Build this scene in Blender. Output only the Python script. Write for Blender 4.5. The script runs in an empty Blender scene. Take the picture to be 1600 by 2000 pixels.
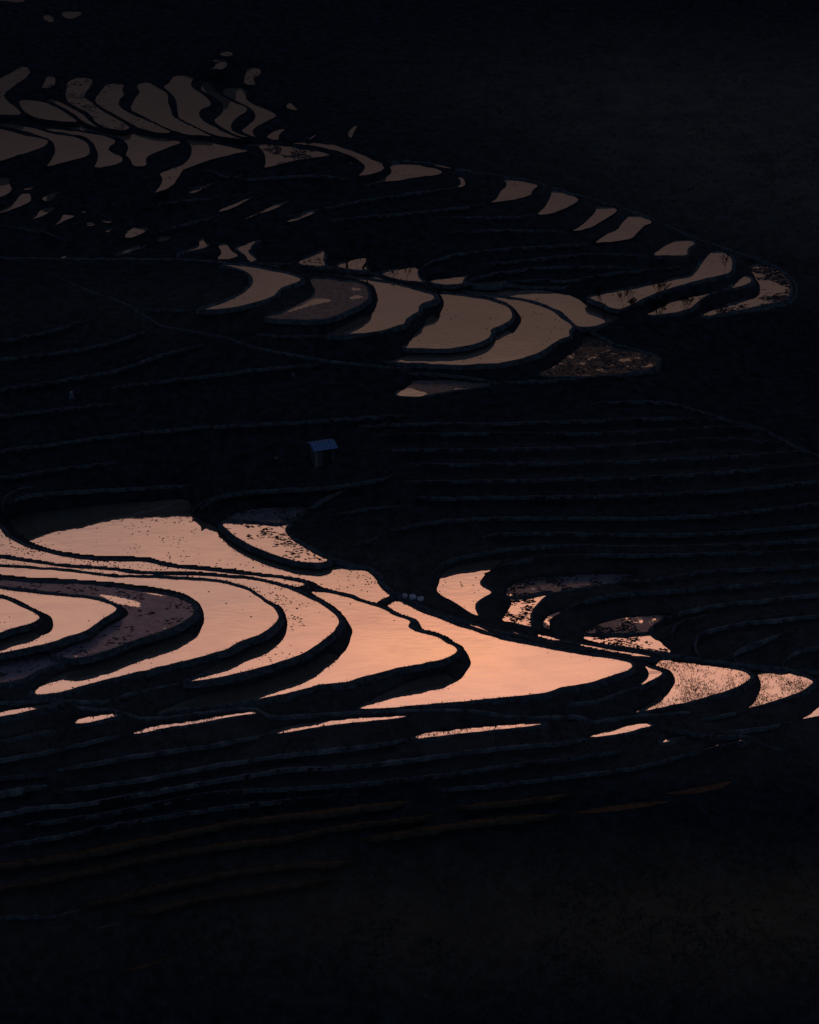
import bpy, math, random
import numpy as np
from mathutils import Vector
from mathutils.geometry import tessellate_polygon

sc = bpy.context.scene
random.seed(7); rng = np.random.default_rng(7)

# ------------------------------------------------------------------ camera
PITCH = math.radians(25.0); FPX = 5200.0; CAMZ = 123.0
cd = bpy.data.cameras.new("camera"); cam = bpy.data.objects.new("camera", cd)
sc.collection.objects.link(cam); sc.camera = cam
cam.location = (0, 0, CAMZ); cam.rotation_euler = (math.radians(90) - PITCH, 0, 0)
cd.sensor_fit = 'VERTICAL'; cd.sensor_height = 24.0; cd.lens = FPX / 2000 * 24.0
cd.clip_start = 1.0; cd.clip_end = 3000.0

# ------------------------------------------------------------------ exposure
sc.view_settings.view_transform = 'Standard'; sc.view_settings.look = 'None'
sc.view_settings.exposure = 0.0; sc.view_settings.gamma = 1.0
sc.view_settings.use_curve_mapping = False

# ------------------------------------------------------------------ dusk sky
def lin(c):
    c = c / 255.0
    return c / 12.92 if c <= 0.04045 else ((c + 0.055) / 1.055) ** 2.4
def srgb(r, g, b, k=1.0): return (lin(r) * k, lin(g) * k, lin(b) * k, 1.0)

W = bpy.data.worlds.new("World"); sc.world = W; W.use_nodes = True
nt = W.node_tree; nt.nodes.clear(); N = nt.nodes; L = nt.links
def wn(t, **k):
    n = N.new(t)
    for a, b in k.items(): setattr(n, a, b)
    return n
def wm(op, a=None, b=None, c=None, clamp=False):
    n = N.new('ShaderNodeMath'); n.operation = op; n.use_clamp = clamp
    for i, v in enumerate((a, b, c)):
        if v is None: continue
        if hasattr(v, 'links'): L.new(v, n.inputs[i])
        else: n.inputs[i].default_value = v
    return n.outputs[0]
wout = wn('ShaderNodeOutputWorld'); bg = wn('ShaderNodeBackground')
tc = wn('ShaderNodeTexCoord'); sx = wn('ShaderNodeSeparateXYZ'); L.new(tc.outputs['Generated'], sx.inputs[0])
X, Y, Z = sx.outputs
elev = wm('MULTIPLY', wm('ARCSINE', Z), 57.29578)
azim = wm('MULTIPLY', wm('ARCTAN2', X, Y), 57.29578)
cn = wn('ShaderNodeTexNoise'); cmap = wn('ShaderNodeMapping'); cmap.inputs['Scale'].default_value = (7, 7, 30)
L.new(tc.outputs['Generated'], cmap.inputs[0]); L.new(cmap.outputs[0], cn.inputs['Vector'])
cn.inputs['Scale'].default_value = 1.0; cn.inputs['Detail'].default_value = 5.0; cn.inputs['Roughness'].default_value = 0.55
cloud = wm('SUBTRACT', cn.outputs[0], 0.5)
wob = wm('MULTIPLY', cloud, 0.9)
el2 = wm('ADD', elev, wob)
fac = wm('DIVIDE', wm('SUBTRACT', el2, 13.0), 25.0, clamp=True)
ramp = wn('ShaderNodeValToRGB'); L.new(fac, ramp.inputs[0])
KW = 1.0 / 0.80
SKY = [(13.0, 22, 16, 16), (14.7, 29, 21, 20), (16.3, 35, 27, 25), (17.3, 45, 34, 31), (18.9, 56, 43, 40), (20.1, 67, 51, 45),
       (21.4, 74, 56, 48), (22.4, 92, 70, 60), (23.8, 138, 101, 83), (25.1, 173, 127, 108), (25.9, 187, 136, 114), (26.7, 204, 148, 123),
       (27.7, 212, 153, 129), (28.8, 218, 159, 134), (29.6, 218, 158, 135), (30.5, 173, 121, 102), (31.8, 112, 79, 66), (33.5, 68, 48, 42),
       (34.6, 26, 17, 17), (37.9, 22, 25, 36)]
cr = ramp.color_ramp; cr.interpolation = 'LINEAR'
while len(cr.elements) > 1: cr.elements.remove(cr.elements[-1])
for i, (e, r, g, b) in enumerate(SKY):
    p = (e - 13.0) / 25.0
    el_ = cr.elements[0] if i == 0 else cr.elements.new(min(p, 1))
    el_.position = min(p, 1.0); el_.color = srgb(r, g, b, KW)
# the glow of the sunset sits on one bearing and fades round the compass
band = wm('SUBTRACT', 1.0, wm('SMOOTH_MIN', 1.0, wm('DIVIDE', wm('ABSOLUTE', wm('SUBTRACT', azim, 2.0)), 75.0), 0.1), clamp=True)
def gauss(a0, sa, e0, se):
    a = wm('DIVIDE', wm('SUBTRACT', azim, a0), sa); e = wm('DIVIDE', wm('SUBTRACT', el2, e0), se)
    return wm('POWER', 2.718, wm('MULTIPLY', wm('ADD', wm('MULTIPLY', a, a), wm('MULTIPLY', e, e)), -1.0))
g1 = gauss(2.4, 5.4, 27.95, 1.4); g2 = gauss(0.9, 1.5, 28.0, 0.30)
def rgb(c):
    n = wn('ShaderNodeRGB'); n.outputs[0].default_value = c; return n.outputs[0]
def vmix(mode, f, a, b):
    n = wn('ShaderNodeMix'); n.data_type = 'RGBA'; n.blend_type = mode
    if hasattr(f, 'links'): L.new(f, n.inputs[0])
    else: n.inputs[0].default_value = f
    L.new(a, n.inputs[6]); L.new(b, n.inputs[7]); return n.outputs[2]
c0 = vmix('ADD', g1, ramp.outputs[0], rgb((0.27, 0.055, -0.055, 1)))
c0 = vmix('ADD', g2, c0, rgb((0.12, 0.085, -0.045, 1)))
cg = wm('ADD', 1.0, wm('MULTIPLY', cloud, 0.42))
sn = wn('ShaderNodeTexNoise'); smap = wn('ShaderNodeMapping'); smap.inputs['Scale'].default_value = (20, 20, 75)
L.new(tc.outputs['Generated'], smap.inputs[0]); L.new(smap.outputs[0], sn.inputs['Vector']); sn.inputs['Scale'].default_value = 1.0; sn.inputs['Detail'].default_value = 6.0; sn.inputs['Roughness'].default_value = 0.6
smu = wm('MULTIPLY', wm('SUBTRACT', sn.outputs[0], 0.50), 5.0, clamp=True)
c0 = vmix('MULTIPLY', wm('DIVIDE', wm('SUBTRACT', -1.0, azim), 6.0, clamp=True), c0, rgb((0.88, 0.93, 1.0, 1)))
c0 = vmix('MULTIPLY', smu, c0, rgb((0.82, 0.90, 1.0, 1)))
cv = wn('ShaderNodeVectorMath', operation='SCALE'); L.new(c0, cv.inputs[0]); L.new(wm('MULTIPLY', cg, band), cv.inputs['Scale'])
# deep blue dusk overhead; low blue behind camera added to fill camera-facing banks
up = wm('DIVIDE', wm('SUBTRACT', elev, 34.0), 30.0, clamp=True)
bluev = wn('ShaderNodeVectorMath', operation='SCALE'); bluev.inputs[0].default_value = (0.027, 0.040, 0.066)
behind = wm('DIVIDE', wm('SUBTRACT', wm('ABSOLUTE', azim), 55.0), 60.0, clamp=True)
behind = wm('MULTIPLY', behind, wm('DIVIDE', wm('ADD', elev, 2.0), 12.0, clamp=True))
L.new(wm('MAXIMUM', up, wm('MULTIPLY', behind, 1.5)), bluev.inputs['Scale'])
addv = wn('ShaderNodeVectorMath', operation='ADD'); L.new(cv.outputs[0], addv.inputs[0]); L.new(bluev.outputs[0], addv.inputs[1])
L.new(addv.outputs[0], bg.inputs[0]); bg.inputs[1].default_value = 1.0; L.new(bg.outputs[0], wout.inputs[0])

# the last of the light behind the far ridge
sd = bpy.data.lights.new("sun", 'SUN'); sun = bpy.data.objects.new("sun", sd); sc.collection.objects.link(sun)
sd.energy = 0.03; sd.angle = math.radians(20); sd.color = (0.80, 0.85, 1.0)
sun.rotation_euler = Vector((0.35, 0.75, 0.75)).to_track_quat('Z', 'Y').to_euler()

# ------------------------------------------------------------------ photo ray <-> world
CP, SP = math.cos(PITCH), math.sin(PITCH)
def unproj(px, py, z):
    px = np.asarray(px, float); py = np.asarray(py, float)
    a = (px - 800) / FPX; b = -(py - 1000) / FPX
    dx = a; dy = CP + b * SP; dz = -SP + b * CP
    t = (z - CAMZ) / dz
    return dx * t, dy * t, np.broadcast_to(z, t.shape) * 1.0
def proj(x, y, z):
    z = z - CAMZ
    f = y * CP - z * SP; u = y * SP + z * CP
    return 800 + FPX * x / f, 1000 - FPX * u / f
def at(px, py, z):
    x, y, _ = unproj(px, py, z); return Vector((float(x), float(y), z))

# ------------------------------------------------------------------ materials
def mat(name): 
    m = bpy.data.materials.new(name); m.use_nodes = True; m.node_tree.nodes.clear(); return m
class NT:
    def __init__(s, m): s.n = m.node_tree.nodes; s.l = m.node_tree.links; s.out = s.n.new('ShaderNodeOutputMaterial')
    def add(s, t, **k):
        n = s.n.new(t)
        for a, b in k.items():
            if a in n.inputs.keys():
                i = n.inputs[a]
                if hasattr(b, 'links'): s.l.new(b, i)
                else: i.default_value = b
            else: setattr(n, a, b)
        return n
def noise(T, vec, scale, detail=4, rough=0.6, dist=0.0):
    return T.add('ShaderNodeTexNoise', Vector=vec, Scale=scale, Detail=detail, Roughness=rough, Distortion=dist).outputs[0]
def ramp2(T, f, p0, c0, p1, c1):
    r = T.n.new('ShaderNodeValToRGB'); T.l.new(f, r.inputs[0]); e = r.color_ramp.elements
    e[0].position = p0; e[0].color = (*c0, 1); e[1].position = p1; e[1].color = (*c1, 1); return r.outputs[0]
def soil(name, c0, c1, rough=0.95, bump=0.5, scale=0.8, painted_lift=None):
    m = mat(name); T = NT(m); g = T.add('ShaderNodeNewGeometry').outputs['Position']
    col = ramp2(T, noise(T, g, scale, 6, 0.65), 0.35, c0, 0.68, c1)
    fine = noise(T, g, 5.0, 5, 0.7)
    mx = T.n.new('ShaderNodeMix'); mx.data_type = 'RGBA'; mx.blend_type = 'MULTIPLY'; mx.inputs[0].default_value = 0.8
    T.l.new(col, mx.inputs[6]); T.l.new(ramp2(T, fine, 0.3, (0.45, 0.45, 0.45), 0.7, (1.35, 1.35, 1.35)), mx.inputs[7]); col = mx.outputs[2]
    if painted_lift is not None:  # painted pale lift, then the hazy brown, mixed over the soil colour
        at_ = T.add('ShaderNodeAttribute', attribute_name='painted_lift')
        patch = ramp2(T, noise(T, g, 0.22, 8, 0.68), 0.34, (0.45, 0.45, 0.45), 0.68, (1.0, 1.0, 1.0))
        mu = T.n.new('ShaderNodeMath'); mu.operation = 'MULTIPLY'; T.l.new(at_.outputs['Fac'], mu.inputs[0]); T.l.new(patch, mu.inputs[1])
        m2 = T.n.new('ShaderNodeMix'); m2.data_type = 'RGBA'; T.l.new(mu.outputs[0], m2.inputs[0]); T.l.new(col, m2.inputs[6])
        T.l.new(ramp2(T, fine, 0.3, tuple(v * 0.8 for v in painted_lift), 0.7, tuple(v * 1.2 for v in painted_lift)), m2.inputs[7]); col = m2.outputs[2]
        a3 = T.add('ShaderNodeAttribute', attribute_name='hazy_earth'); p3 = ramp2(T, noise(T, g, 0.05, 5, 0.65), 0.3, (0.5, 0.5, 0.5), 0.7, (1.0, 1.0, 1.0))
        mu = T.n.new('ShaderNodeMath'); mu.operation = 'MULTIPLY'; T.l.new(a3.outputs['Fac'], mu.inputs[0]); T.l.new(p3, mu.inputs[1])
        m2 = T.n.new('ShaderNodeMix'); m2.data_type = 'RGBA'; T.l.new(mu.outputs[0], m2.inputs[0]); T.l.new(col, m2.inputs[6])
        T.l.new(ramp2(T, fine, 0.3, (0.20, 0.125, 0.07), 0.7, (0.26, 0.17, 0.105)), m2.inputs[7]); col = m2.outputs[2]
    bp = T.add('ShaderNodeBump', Strength=bump, Distance=0.25, Height=noise(T, g, 2.6, 7, 0.7))
    b = T.add('ShaderNodeBsdfDiffuse', Color=col, Roughness=0.8, Normal=bp.outputs[0])
    T.l.new(b.outputs[0], T.out.inputs[0]); return m
def water(name, refl, mud, ripple=0.004):
    m = mat(name); T = NT(m); g = T.add('ShaderNodeNewGeometry').outputs['Position']
    mp = T.add('ShaderNodeMapping', Vector=g); mp.inputs['Scale'].default_value = (0.5, 1.1, 1)
    h = noise(T, mp.outputs[0], 1.4, 3, 0.5)
    bp = T.add('ShaderNodeBump', Strength=1.0, Distance=ripple, Height=h)
    film = ramp2(T, noise(T, mp.outputs[0], 0.35, 6, 0.65, 0.6), 0.30, (0.86, 0.87, 0.90), 0.62, (1, 1, 1))
    gl = T.add('ShaderNodeBsdfGlossy', Color=film, Roughness=0.02, Normal=bp.outputs[0])
    df = T.add('ShaderNodeBsdfDiffuse', Color=(*mud, 1))
    mx = T.n.new('ShaderNodeMixShader'); mx.inputs[0].default_value = refl
    T.l.new(df.outputs[0], mx.inputs[1]); T.l.new(gl.outputs[0], mx.inputs[2]); T.l.new(mx.outputs[0], T.out.inputs[0]); return m
def wetmud(name, c0, c1, wet=0.18, thr=0.64):
    """mud with a thin shine and small standing puddles"""
    m = mat(name); T = NT(m); g = T.add('ShaderNodeNewGeometry').outputs['Position']
    mp = T.add('ShaderNodeMapping', Vector=g); mp.inputs['Scale'].default_value = (1.0, 0.8, 1)
    n1 = noise(T, mp.outputs[0], 1.3, 6, 0.7)
    bp = T.add('ShaderNodeBump', Strength=0.35, Distance=0.05, Height=noise(T, g, 4, 6, 0.7))
    df = T.add('ShaderNodeBsdfDiffuse', Color=ramp2(T, n1, 0.3, c0, 0.7, c1), Normal=bp.outputs[0])
    gl = T.add('ShaderNodeBsdfGlossy', Color=(0.8, 0.8, 0.85, 1), Roughness=0.25, Normal=bp.outputs[0])
    gp = T.add('ShaderNodeBsdfGlossy', Color=(0.85, 0.85, 0.85, 1), Roughness=0.03)
    a = T.n.new('ShaderNodeMixShader'); a.inputs[0].default_value = wet; T.l.new(df.outputs[0], a.inputs[1]); T.l.new(gl.outputs[0], a.inputs[2])
    pd = ramp2(T, noise(T, mp.outputs[0], 0.55, 7, 0.72, 0.4), thr, (0, 0, 0), thr + 0.03, (1, 1, 1))
    b = T.n.new('ShaderNodeMixShader'); T.l.new(pd, b.inputs[0]); T.l.new(a.outputs[0], b.inputs[1]); T.l.new(gp.outputs[0], b.inputs[2])
    T.l.new(b.outputs[0], T.out.inputs[0]); return m
M_TER = soil('terrace_earth', (0.012, 0.016, 0.021), (0.042, 0.055, 0.073), painted_lift=(0.20, 0.17, 0.145))
M_BUND = soil('bund_earth', (0.045, 0.054, 0.066), (0.175, 0.185, 0.205), bump=0.6, scale=1.5)
M_PATH = soil('trodden_earth', (0.06, 0.065, 0.08), (0.25, 0.25, 0.27), bump=0.5, scale=0.7)
M_WATER = water('paddy_water', 0.80, (0.42, 0.37, 0.31))
M_MUD = wetmud('wet_mud', (0.15, 0.13, 0.16), (0.40, 0.34, 0.42), 0.13, 0.68)
M_MUD2 = wetmud('brown_mud', (0.035, 0.023, 0.015), (0.105, 0.07, 0.046), 0.01, 0.95)
M_MUDR = wetmud('rippled_mud', (0.09, 0.085, 0.10), (0.28, 0.25, 0.28), 0.13, 0.575)
M_MUDG = wetmud('grey_mud', (0.08, 0.075, 0.075), (0.24, 0.21, 0.21), 0.06, 0.80)
M_MUDW = wetmud('streaky_mud', (0.04, 0.04, 0.04), (0.12, 0.11, 0.10), 0.04, 0.565)
M_WEED = soil('weed_mat', (0.03, 0.03, 0.035), (0.09, 0.085, 0.10), bump=0.3, scale=2)
M_STUB = soil('rice_stubble', (0.035, 0.028, 0.026), (0.09, 0.07, 0.06), bump=0.2, scale=3)
M_GRASS = soil('dry_grass', (0.03, 0.035, 0.035), (0.10, 0.105, 0.10), bump=0.1, scale=2)
M_BARK = soil('bark', (0.02, 0.018, 0.016), (0.05, 0.045, 0.04), bump=0.3, scale=4)

# ------------------------------------------------------------------ survey of the terraces
# each flooded paddy: water level, outline (bearing, depression in photo pixels, laid onto its own level), kind, label
POOLS = []
def P(z, pts, label, kind='clear', ext=0, **o):
    POOLS.append(dict(z=z, pts=[tuple(map(float, q.split(','))) for q in pts.split()], label=label, kind=kind, ext=ext, **o))

# --- bright fan of the near spur
P(-6.2, "-90,1165 0,1167 15,1172 40,1184 62,1193 75,1201 79,1206 75,1212 58,1220 30,1226 12,1232 0,1238 -90,1252",
  "smallest innermost pink paddy at the left end of the near fan, blunt tip pointing right", clods=8)
P(-7.1, "-90,1143 0,1149 25,1154 50,1156 82,1160 120,1163 150,1166 180,1170 200,1175 220,1182 230,1188 227,1193 212,1203 195,1211 180,1225 162,1236 135,1242 115,1250 95,1257 62,1264 30,1271 0,1276 -90,1292 -90,1282 0,1267 30,1258 55,1251 82,1241 97,1236 103,1229 105,1212 98,1202 80,1194 62,1186 37,1172 15,1164 0,1160 -90,1155",
  "smooth pink paddy wrapping the innermost one, between it and the purple mud paddy", ext=1, clods=6)
P(-8.1, "-90,1128 0,1132 25,1135 75,1139 150,1140 175,1141 225,1147 275,1155 325,1161 355,1170 375,1180 381,1192 375,1205 350,1220 312,1235 275,1247 245,1258 200,1274 170,1282 147,1286 135,1287 118,1283 105,1279 118,1272 150,1255 185,1238 215,1222 240,1208 252,1200 250,1193 240,1185 222,1178 205,1172 185,1167 160,1163 125,1160 85,1157 50,1153 25,1150 0,1146 -90,1140",
  "drained paddy of purple grey mud with one bright puddle, curving round the pink inner paddies", kind='mud', weeds=330,
  puddles=["190,1160 212,1163 237,1168 262,1172 275,1178 270,1183 277,1186 250,1183 225,1178 207,1169", "272,1154 300,1158 325,1164 318,1164 295,1161"])
P(-8.5, "-90,1300 -10,1290 30,1284 60,1278 85,1276 105,1283 118,1286 135,1290 100,1300 67,1312 60,1320 32,1330 0,1335 -90,1350",
  "dark reddish mud paddy at the left edge, below the pink inner paddies", kind='mud', weeds=30, puddles=["-20,1318 0,1312 10,1316 18,1313 12,1320 2,1323 -20,1324"])
P(-9.3, "-90,1101 0,1106.5 50,1110 100,1112 150,1118 200,1125 225,1127 300,1128 400,1134 437,1138 470,1147 485,1152 500,1162 515,1174 530,1182 538,1190 544,1202 545,1207 540,1215 530,1224 517,1235 497,1245 470,1252 452,1262 437,1271 415,1276 400,1281 350,1294 300,1306 250,1317 212,1327 175,1335 140,1347 107,1355 75,1357 65,1356 70,1350 82,1341 112,1330 140,1324 155,1325 188,1315 225,1304 262,1290 300,1277 337,1265 362,1252 390,1235 398,1220 400,1210 397,1190 385,1172 362,1160 325,1150 275,1144 225,1137 150,1132 75,1129 37,1126 0,1122 -90,1117",
  "long clear pink paddy curling round the purple mud paddy to a thick lower bank", ext=1, clods=10)
P(-10.4, "-90,1083 0,1089 50,1097 100,1104 150,1109 200,1111 237,1116 262,1120 325,1122 400,1124 450,1128 500,1132 537,1141 575,1154 600,1167 625,1177 642,1190 655,1200 665,1215 657,1225 650,1237 625,1256 600,1272 575,1284 537,1296 500,1307 450,1319 400,1329 350,1333 400,1320 415,1314 445,1306 460,1296 487,1289 512,1280 537,1266 555,1247 562,1225 562,1215 560,1205 552,1187 542,1181 525,1175 507,1162 495,1152 475,1144 437,1134 400,1130 325,1126 225,1122 175,1119 125,1112 75,1109 25,1104 0,1102 -90,1097",
  "speckled peach paddy in the middle of the near fan, inside the big glowing one", ext=1, clods=200)
P(-11.5, "-90,1005 -10,1020 0,1031 10,1045 25,1056 50,1067 75,1075 112,1084 150,1091 200,1095 282,1096 300,1100 330,1107 362,1111 400,1113 450,1119 500,1124 550,1130 575,1134 602,1141 580,1147 550,1139 512,1130 475,1124 400,1118 325,1116 275,1115 250,1111 212,1107 150,1104 100,1099 50,1090 0,1082 -90,1075",
  "tapering ribbon of water from the left edge ending in a small box bund", clods=240)
P(-12.0, "605,1157 620,1155 640,1156 675,1165 700,1174 725,1182 735,1184 755,1192 765,1199 782,1206 800,1211 803,1216 797,1222 800,1226 815,1234 837,1239 860,1245 870,1255 887,1261 896,1270 890,1277 875,1285 850,1292 825,1297 800,1301 775,1305 737,1316 712,1321 687,1330 670,1334 625,1337 600,1345 550,1357 500,1367 450,1375 400,1381 362,1385 325,1392 292,1396 325,1387 400,1376 450,1370 487,1361 525,1350 562,1337 600,1322 625,1312 650,1292 667,1281 682,1262 685,1245 689,1235 687,1226 682,1217 672,1202 657,1187 637,1175 620,1165",
  "big glowing orange paddy left of the largest one, with a wavy right bund", ext=1, clods=5)
P(-13.3, "40,1046 75,1041 150,1029 220,1019 230,1014 300,1004 370,996 376,1004 385,1011 400,1019 425,1031 437,1042 457,1055 487,1069 525,1086 575,1100 625,1105 687,1109 712,1114 725,1121 737,1132 739,1142 750,1154 765,1162 757,1167 742,1174 734,1179 700,1169 662,1156 625,1145 617,1139 607,1135 575,1127 500,1119 450,1111 400,1107 350,1102 325,1099 300,1091 282,1088 200,1086 150,1082 112,1076 87,1069 60,1060",
  "broad dusky pink paddy behind the near fan, upper edge cut by the hill's reflection", clods=300, back="40,1046 28,1035 17,1018 20,1006 60,1001 100,997 200,985 300,978 368,973 373,985 374,996 370,996 300,1004 230,1014 220,1019 150,1029 75,1041")
P(-12.6, "432,1025 445,1035 457,1046 487,1064 525,1080 562,1092 587,1099 625,1100 646,1095 625,1081 600,1069 575,1056 560,1044 556,1035 560,1027 568,1021 545,1027 500,1022 470,1020 445,1018",
  "weed covered paddy beside the dusky pink one, in the hollow below the blue roofed hut", kind='weed', weeds=330, bias=.5)
P(-12.6, "445,1016 462,1000 500,992 550,989 610,989 587,1007 570,1019 545,1025 500,1020 470,1018",
  "dim weedy mud behind the weed covered paddy, below the blue roofed hut", kind='mud', weeds=170, bias=.2)
P(-14.1, "852,1151 860,1135 872,1129 925,1120 951,1120 940,1131 936,1140 945,1147 964,1156 950,1164 935,1172 927,1182 930,1195 939,1206 920,1199 900,1184 882,1174 867,1167 857,1159",
  "small clear paddy with pinched waist in the hollow right of the white sacks", clods=14,
  back="857,1140 862,1122 875,1110 900,1101 930,1096 978,1090 984,1096 966,1106 951,1120 925,1120 872,1129 860,1135")
P(-14.9, "979,1212 985,1205 997,1187 1000,1180 996,1168 1020,1168 1040,1162 1075,1156 1085,1159 1065,1165 1050,1178 1037,1197 1035,1208 1037,1220 1042,1226 1010,1218",
  "bright weedy wedge of water in the hollow, just right of the small pinched paddy", kind='weed', weeds=330, bias=0.7)
P(-14.9, "994,1166 986,1158 992,1147 1012,1135 1050,1127 1125,1122 1200,1120 1250,1122 1225,1131 1200,1138 1150,1146 1112,1152 1085,1157 1040,1161 1020,1166",
  "dull grey far arm of mud curving behind the bright weedy wedge in the hollow", kind='mud', weeds=520, bias=0.1)
P(-15.4, "1060,1220 1062,1212 1075,1200 1095,1192 1097,1196 1080,1205 1072,1212 1075,1230 1062,1225",
  "narrow grey wet sliver between two curved bunds in the right hand hollow", kind='mud', weeds=4)
P(-16.0, "1135,1246 1150,1240 1200,1242 1267,1237 1275,1246 1292,1254 1295,1261 1314,1275 1287,1272 1250,1267 1200,1260 1162,1254", 
  "half weedy paddy at the right end of the hollow, peach in front and grey behind", kind='weed', weeds=260, bias=0.6)
P(-15.9, "1137,1240 1162,1222 1200,1210 1225,1205 1275,1202 1320,1202 1300,1207 1275,1220 1265,1230 1267,1236 1200,1240 1150,1239",
  "cracked grey mud flat joined behind the half weedy paddy of the hollow", kind='mud', weeds=240)
P(-13.7, "902,1214 925,1219 950,1230 962,1235 950,1235 925,1226 907,1217", "short bright strip of water in the path bank, leftmost of three", clods=2)
P(-14.1, "992,1230 1012,1236 1024,1241 1010,1239 995,1233", "shortest bright strip of water in the path bank, middle of three")
P(-15.3, "1037,1236 1075,1245 1112,1252 1150,1260 1200,1269 1250,1277 1287,1285 1250,1283 1225,1279 1200,1274 1150,1264 1112,1256 1075,1249 1045,1241",
  "longest bright strip of water in the path bank, rightmost of three", kind='stub', tufts=70)
P(-13.6, "752,1181 770,1175 780,1172 800,1185 825,1196 862,1210 900,1224 950,1239 987,1251 1025,1257 1075,1267 1125,1277 1200,1287 1225,1291 1235,1297 1237,1302 1230,1309 1215,1314 1200,1318 1175,1327 1150,1335 1095,1342 1080,1349 1050,1356 1012,1360 962,1364 912,1370 850,1375 800,1379 750,1384 690,1385 710,1377 750,1367 775,1359 800,1355 837,1347 875,1340 892,1331 905,1322 912,1310 922,1296 915,1280 907,1267 900,1259 887,1255 877,1245 862,1239 845,1232 825,1230 821,1220 815,1210 805,1207 800,1206 785,1200 775,1196 767,1190",
  "largest brightest orange paddy of the near fan, pointed end to the right", ext=1, clods=6)
P(-14.8, "1258,1300 1272,1305 1295,1312 1295,1316 1285,1324 1267,1332 1248,1341 1260,1330 1268,1320 1268,1310",
  "small wedge of orange water just right of the largest paddy's point", ext=1, fence=1)
P(-16.3, "1260,1289 1300,1291 1350,1296 1400,1302 1437,1307 1457,1312 1467,1320 1467,1326 1455,1335 1437,1344 1400,1356 1350,1370 1300,1381 1250,1390 1237,1392 1262,1382 1282,1372 1300,1362 1310,1350 1320,1332 1315,1317 1307,1307 1287,1302 1272,1296",
  "orange paddy dotted thickly with rice stubble, left one of the pair at right", kind='stub', tufts=1500, ext=1)
P(-17.5, "1459,1304 1500,1307 1537,1314 1575,1322 1590,1330 1585,1337 1570,1349 1550,1357 1512,1370 1475,1381 1455,1386 1470,1377 1480,1362 1487,1345 1486,1332 1480,1317 1472,1309",
  "pink paddy with rice stubble near the right edge, right one of the pair", kind='stub', tufts=900, ext=1)
P(-18.7, "1582,1316 1600,1317 1700,1326 1700,1385 1600,1399 1575,1404 1552,1409 1575,1400 1590,1390 1605,1376 1617,1360 1615,1345 1605,1332 1592,1322",
  "paddy cut by the right edge, seen as two pale corners round its bank", clods=20)
# --- slivers at the foot of the fan
P(-9.95, "-90,1408 0,1392 25,1385 62,1380 100,1373 117,1372 122,1376 100,1381 62,1387 30,1396 0,1399 -90,1416", "pale strip of water at the left edge under the fan's lowest bank", clods=6)
P(-10.9, "144,1414 150,1406 170,1400 200,1397 225,1394 236,1397 200,1406 175,1412 160,1414", "short lens of pale water second from the left under the fan", clods=3)
P(-11.2, "-60,1452 0,1445 37,1437 75,1427 100,1424 102,1427 75,1432 32,1441 0,1446 -60,1456", "thinnest thread of water at the left edge below the pale strip")
P(-12.35, "255,1435 265,1427 287,1421 325,1414 362,1409 400,1403 450,1395 500,1390 504,1393 497,1395 462,1399 425,1405 400,1411 375,1415 325,1422 275,1434", "long rising strip of water third from the left under the fan", kind='stub', tufts=40)
P(-13.98, "519,1435 525,1426 550,1421 600,1411 650,1406 725,1401 787,1396 797,1396 800,1399 775,1404 700,1411 625,1420 575,1429 540,1434", "long pink strip under the big glowing paddy, left of the stubble strip", clods=24)
P(-14.9, "810,1442 817,1434 875,1426 950,1419 1025,1414 1067,1412 1065,1415 1025,1420 975,1426 900,1433 850,1440 820,1443", "long strip of water with a ragged stubbly upper edge under the largest paddy", kind='stub', tufts=170)
P(-16.2, "1103,1406 1118,1404 1133,1404 1122,1407 1108,1408", "tiny broken glint at the right end of the ragged stubbly strip", kind='stub', tufts=12)
P(-16.65, "1151,1441 1157,1435 1175,1430 1200,1425 1225,1417 1260,1412 1275,1415 1272,1419 1250,1424 1220,1432 1200,1436 1175,1439", "rounded bar of bright water below the stubble paddies", clods=3)
P(-17.15, "1290,1452 1300,1444 1325,1437 1340,1436 1330,1442 1307,1449", "short bright chip of water right of the rounded bar")
P(-17.5, "1370,1463 1400,1455 1440,1447 1458,1440 1455,1446 1420,1454 1385,1462", "dim stubbly sliver inside a hairpin bund near the right edge", kind='weed', weeds=110, bias=0.4)
# --- nearly dark foreground
P(None, "1280,1550 1320,1545 1380,1535 1435,1522 1420,1535 1390,1545 1340,1552", "brown mud flat in the dark foreground right of centre", kind='mud2')
P(None, "1100,1590 1170,1577 1250,1566 1320,1564 1260,1576 1180,1587", "long faint brown mud flat left of and below its twin in the dark foreground", kind='mud2')
P(None, "108,1790 120,1783 150,1777 172,1773 150,1781 115,1790", "brightest small glint in the black lower left foreground", lim=1)
P(None, "183,1815 205,1807 245,1799 220,1809 190,1815", "dim glint just below and right of the brightest lower left one", lim=1)
P(None, "185,1858 207,1851 203,1855 190,1859", "tiniest dim fleck in the lower left foreground", kind='mud2')
P(None, "230,1899 290,1880 362,1857 330,1875 270,1894", "longest dull brown flat in the lower left foreground", kind='mud2')
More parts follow.
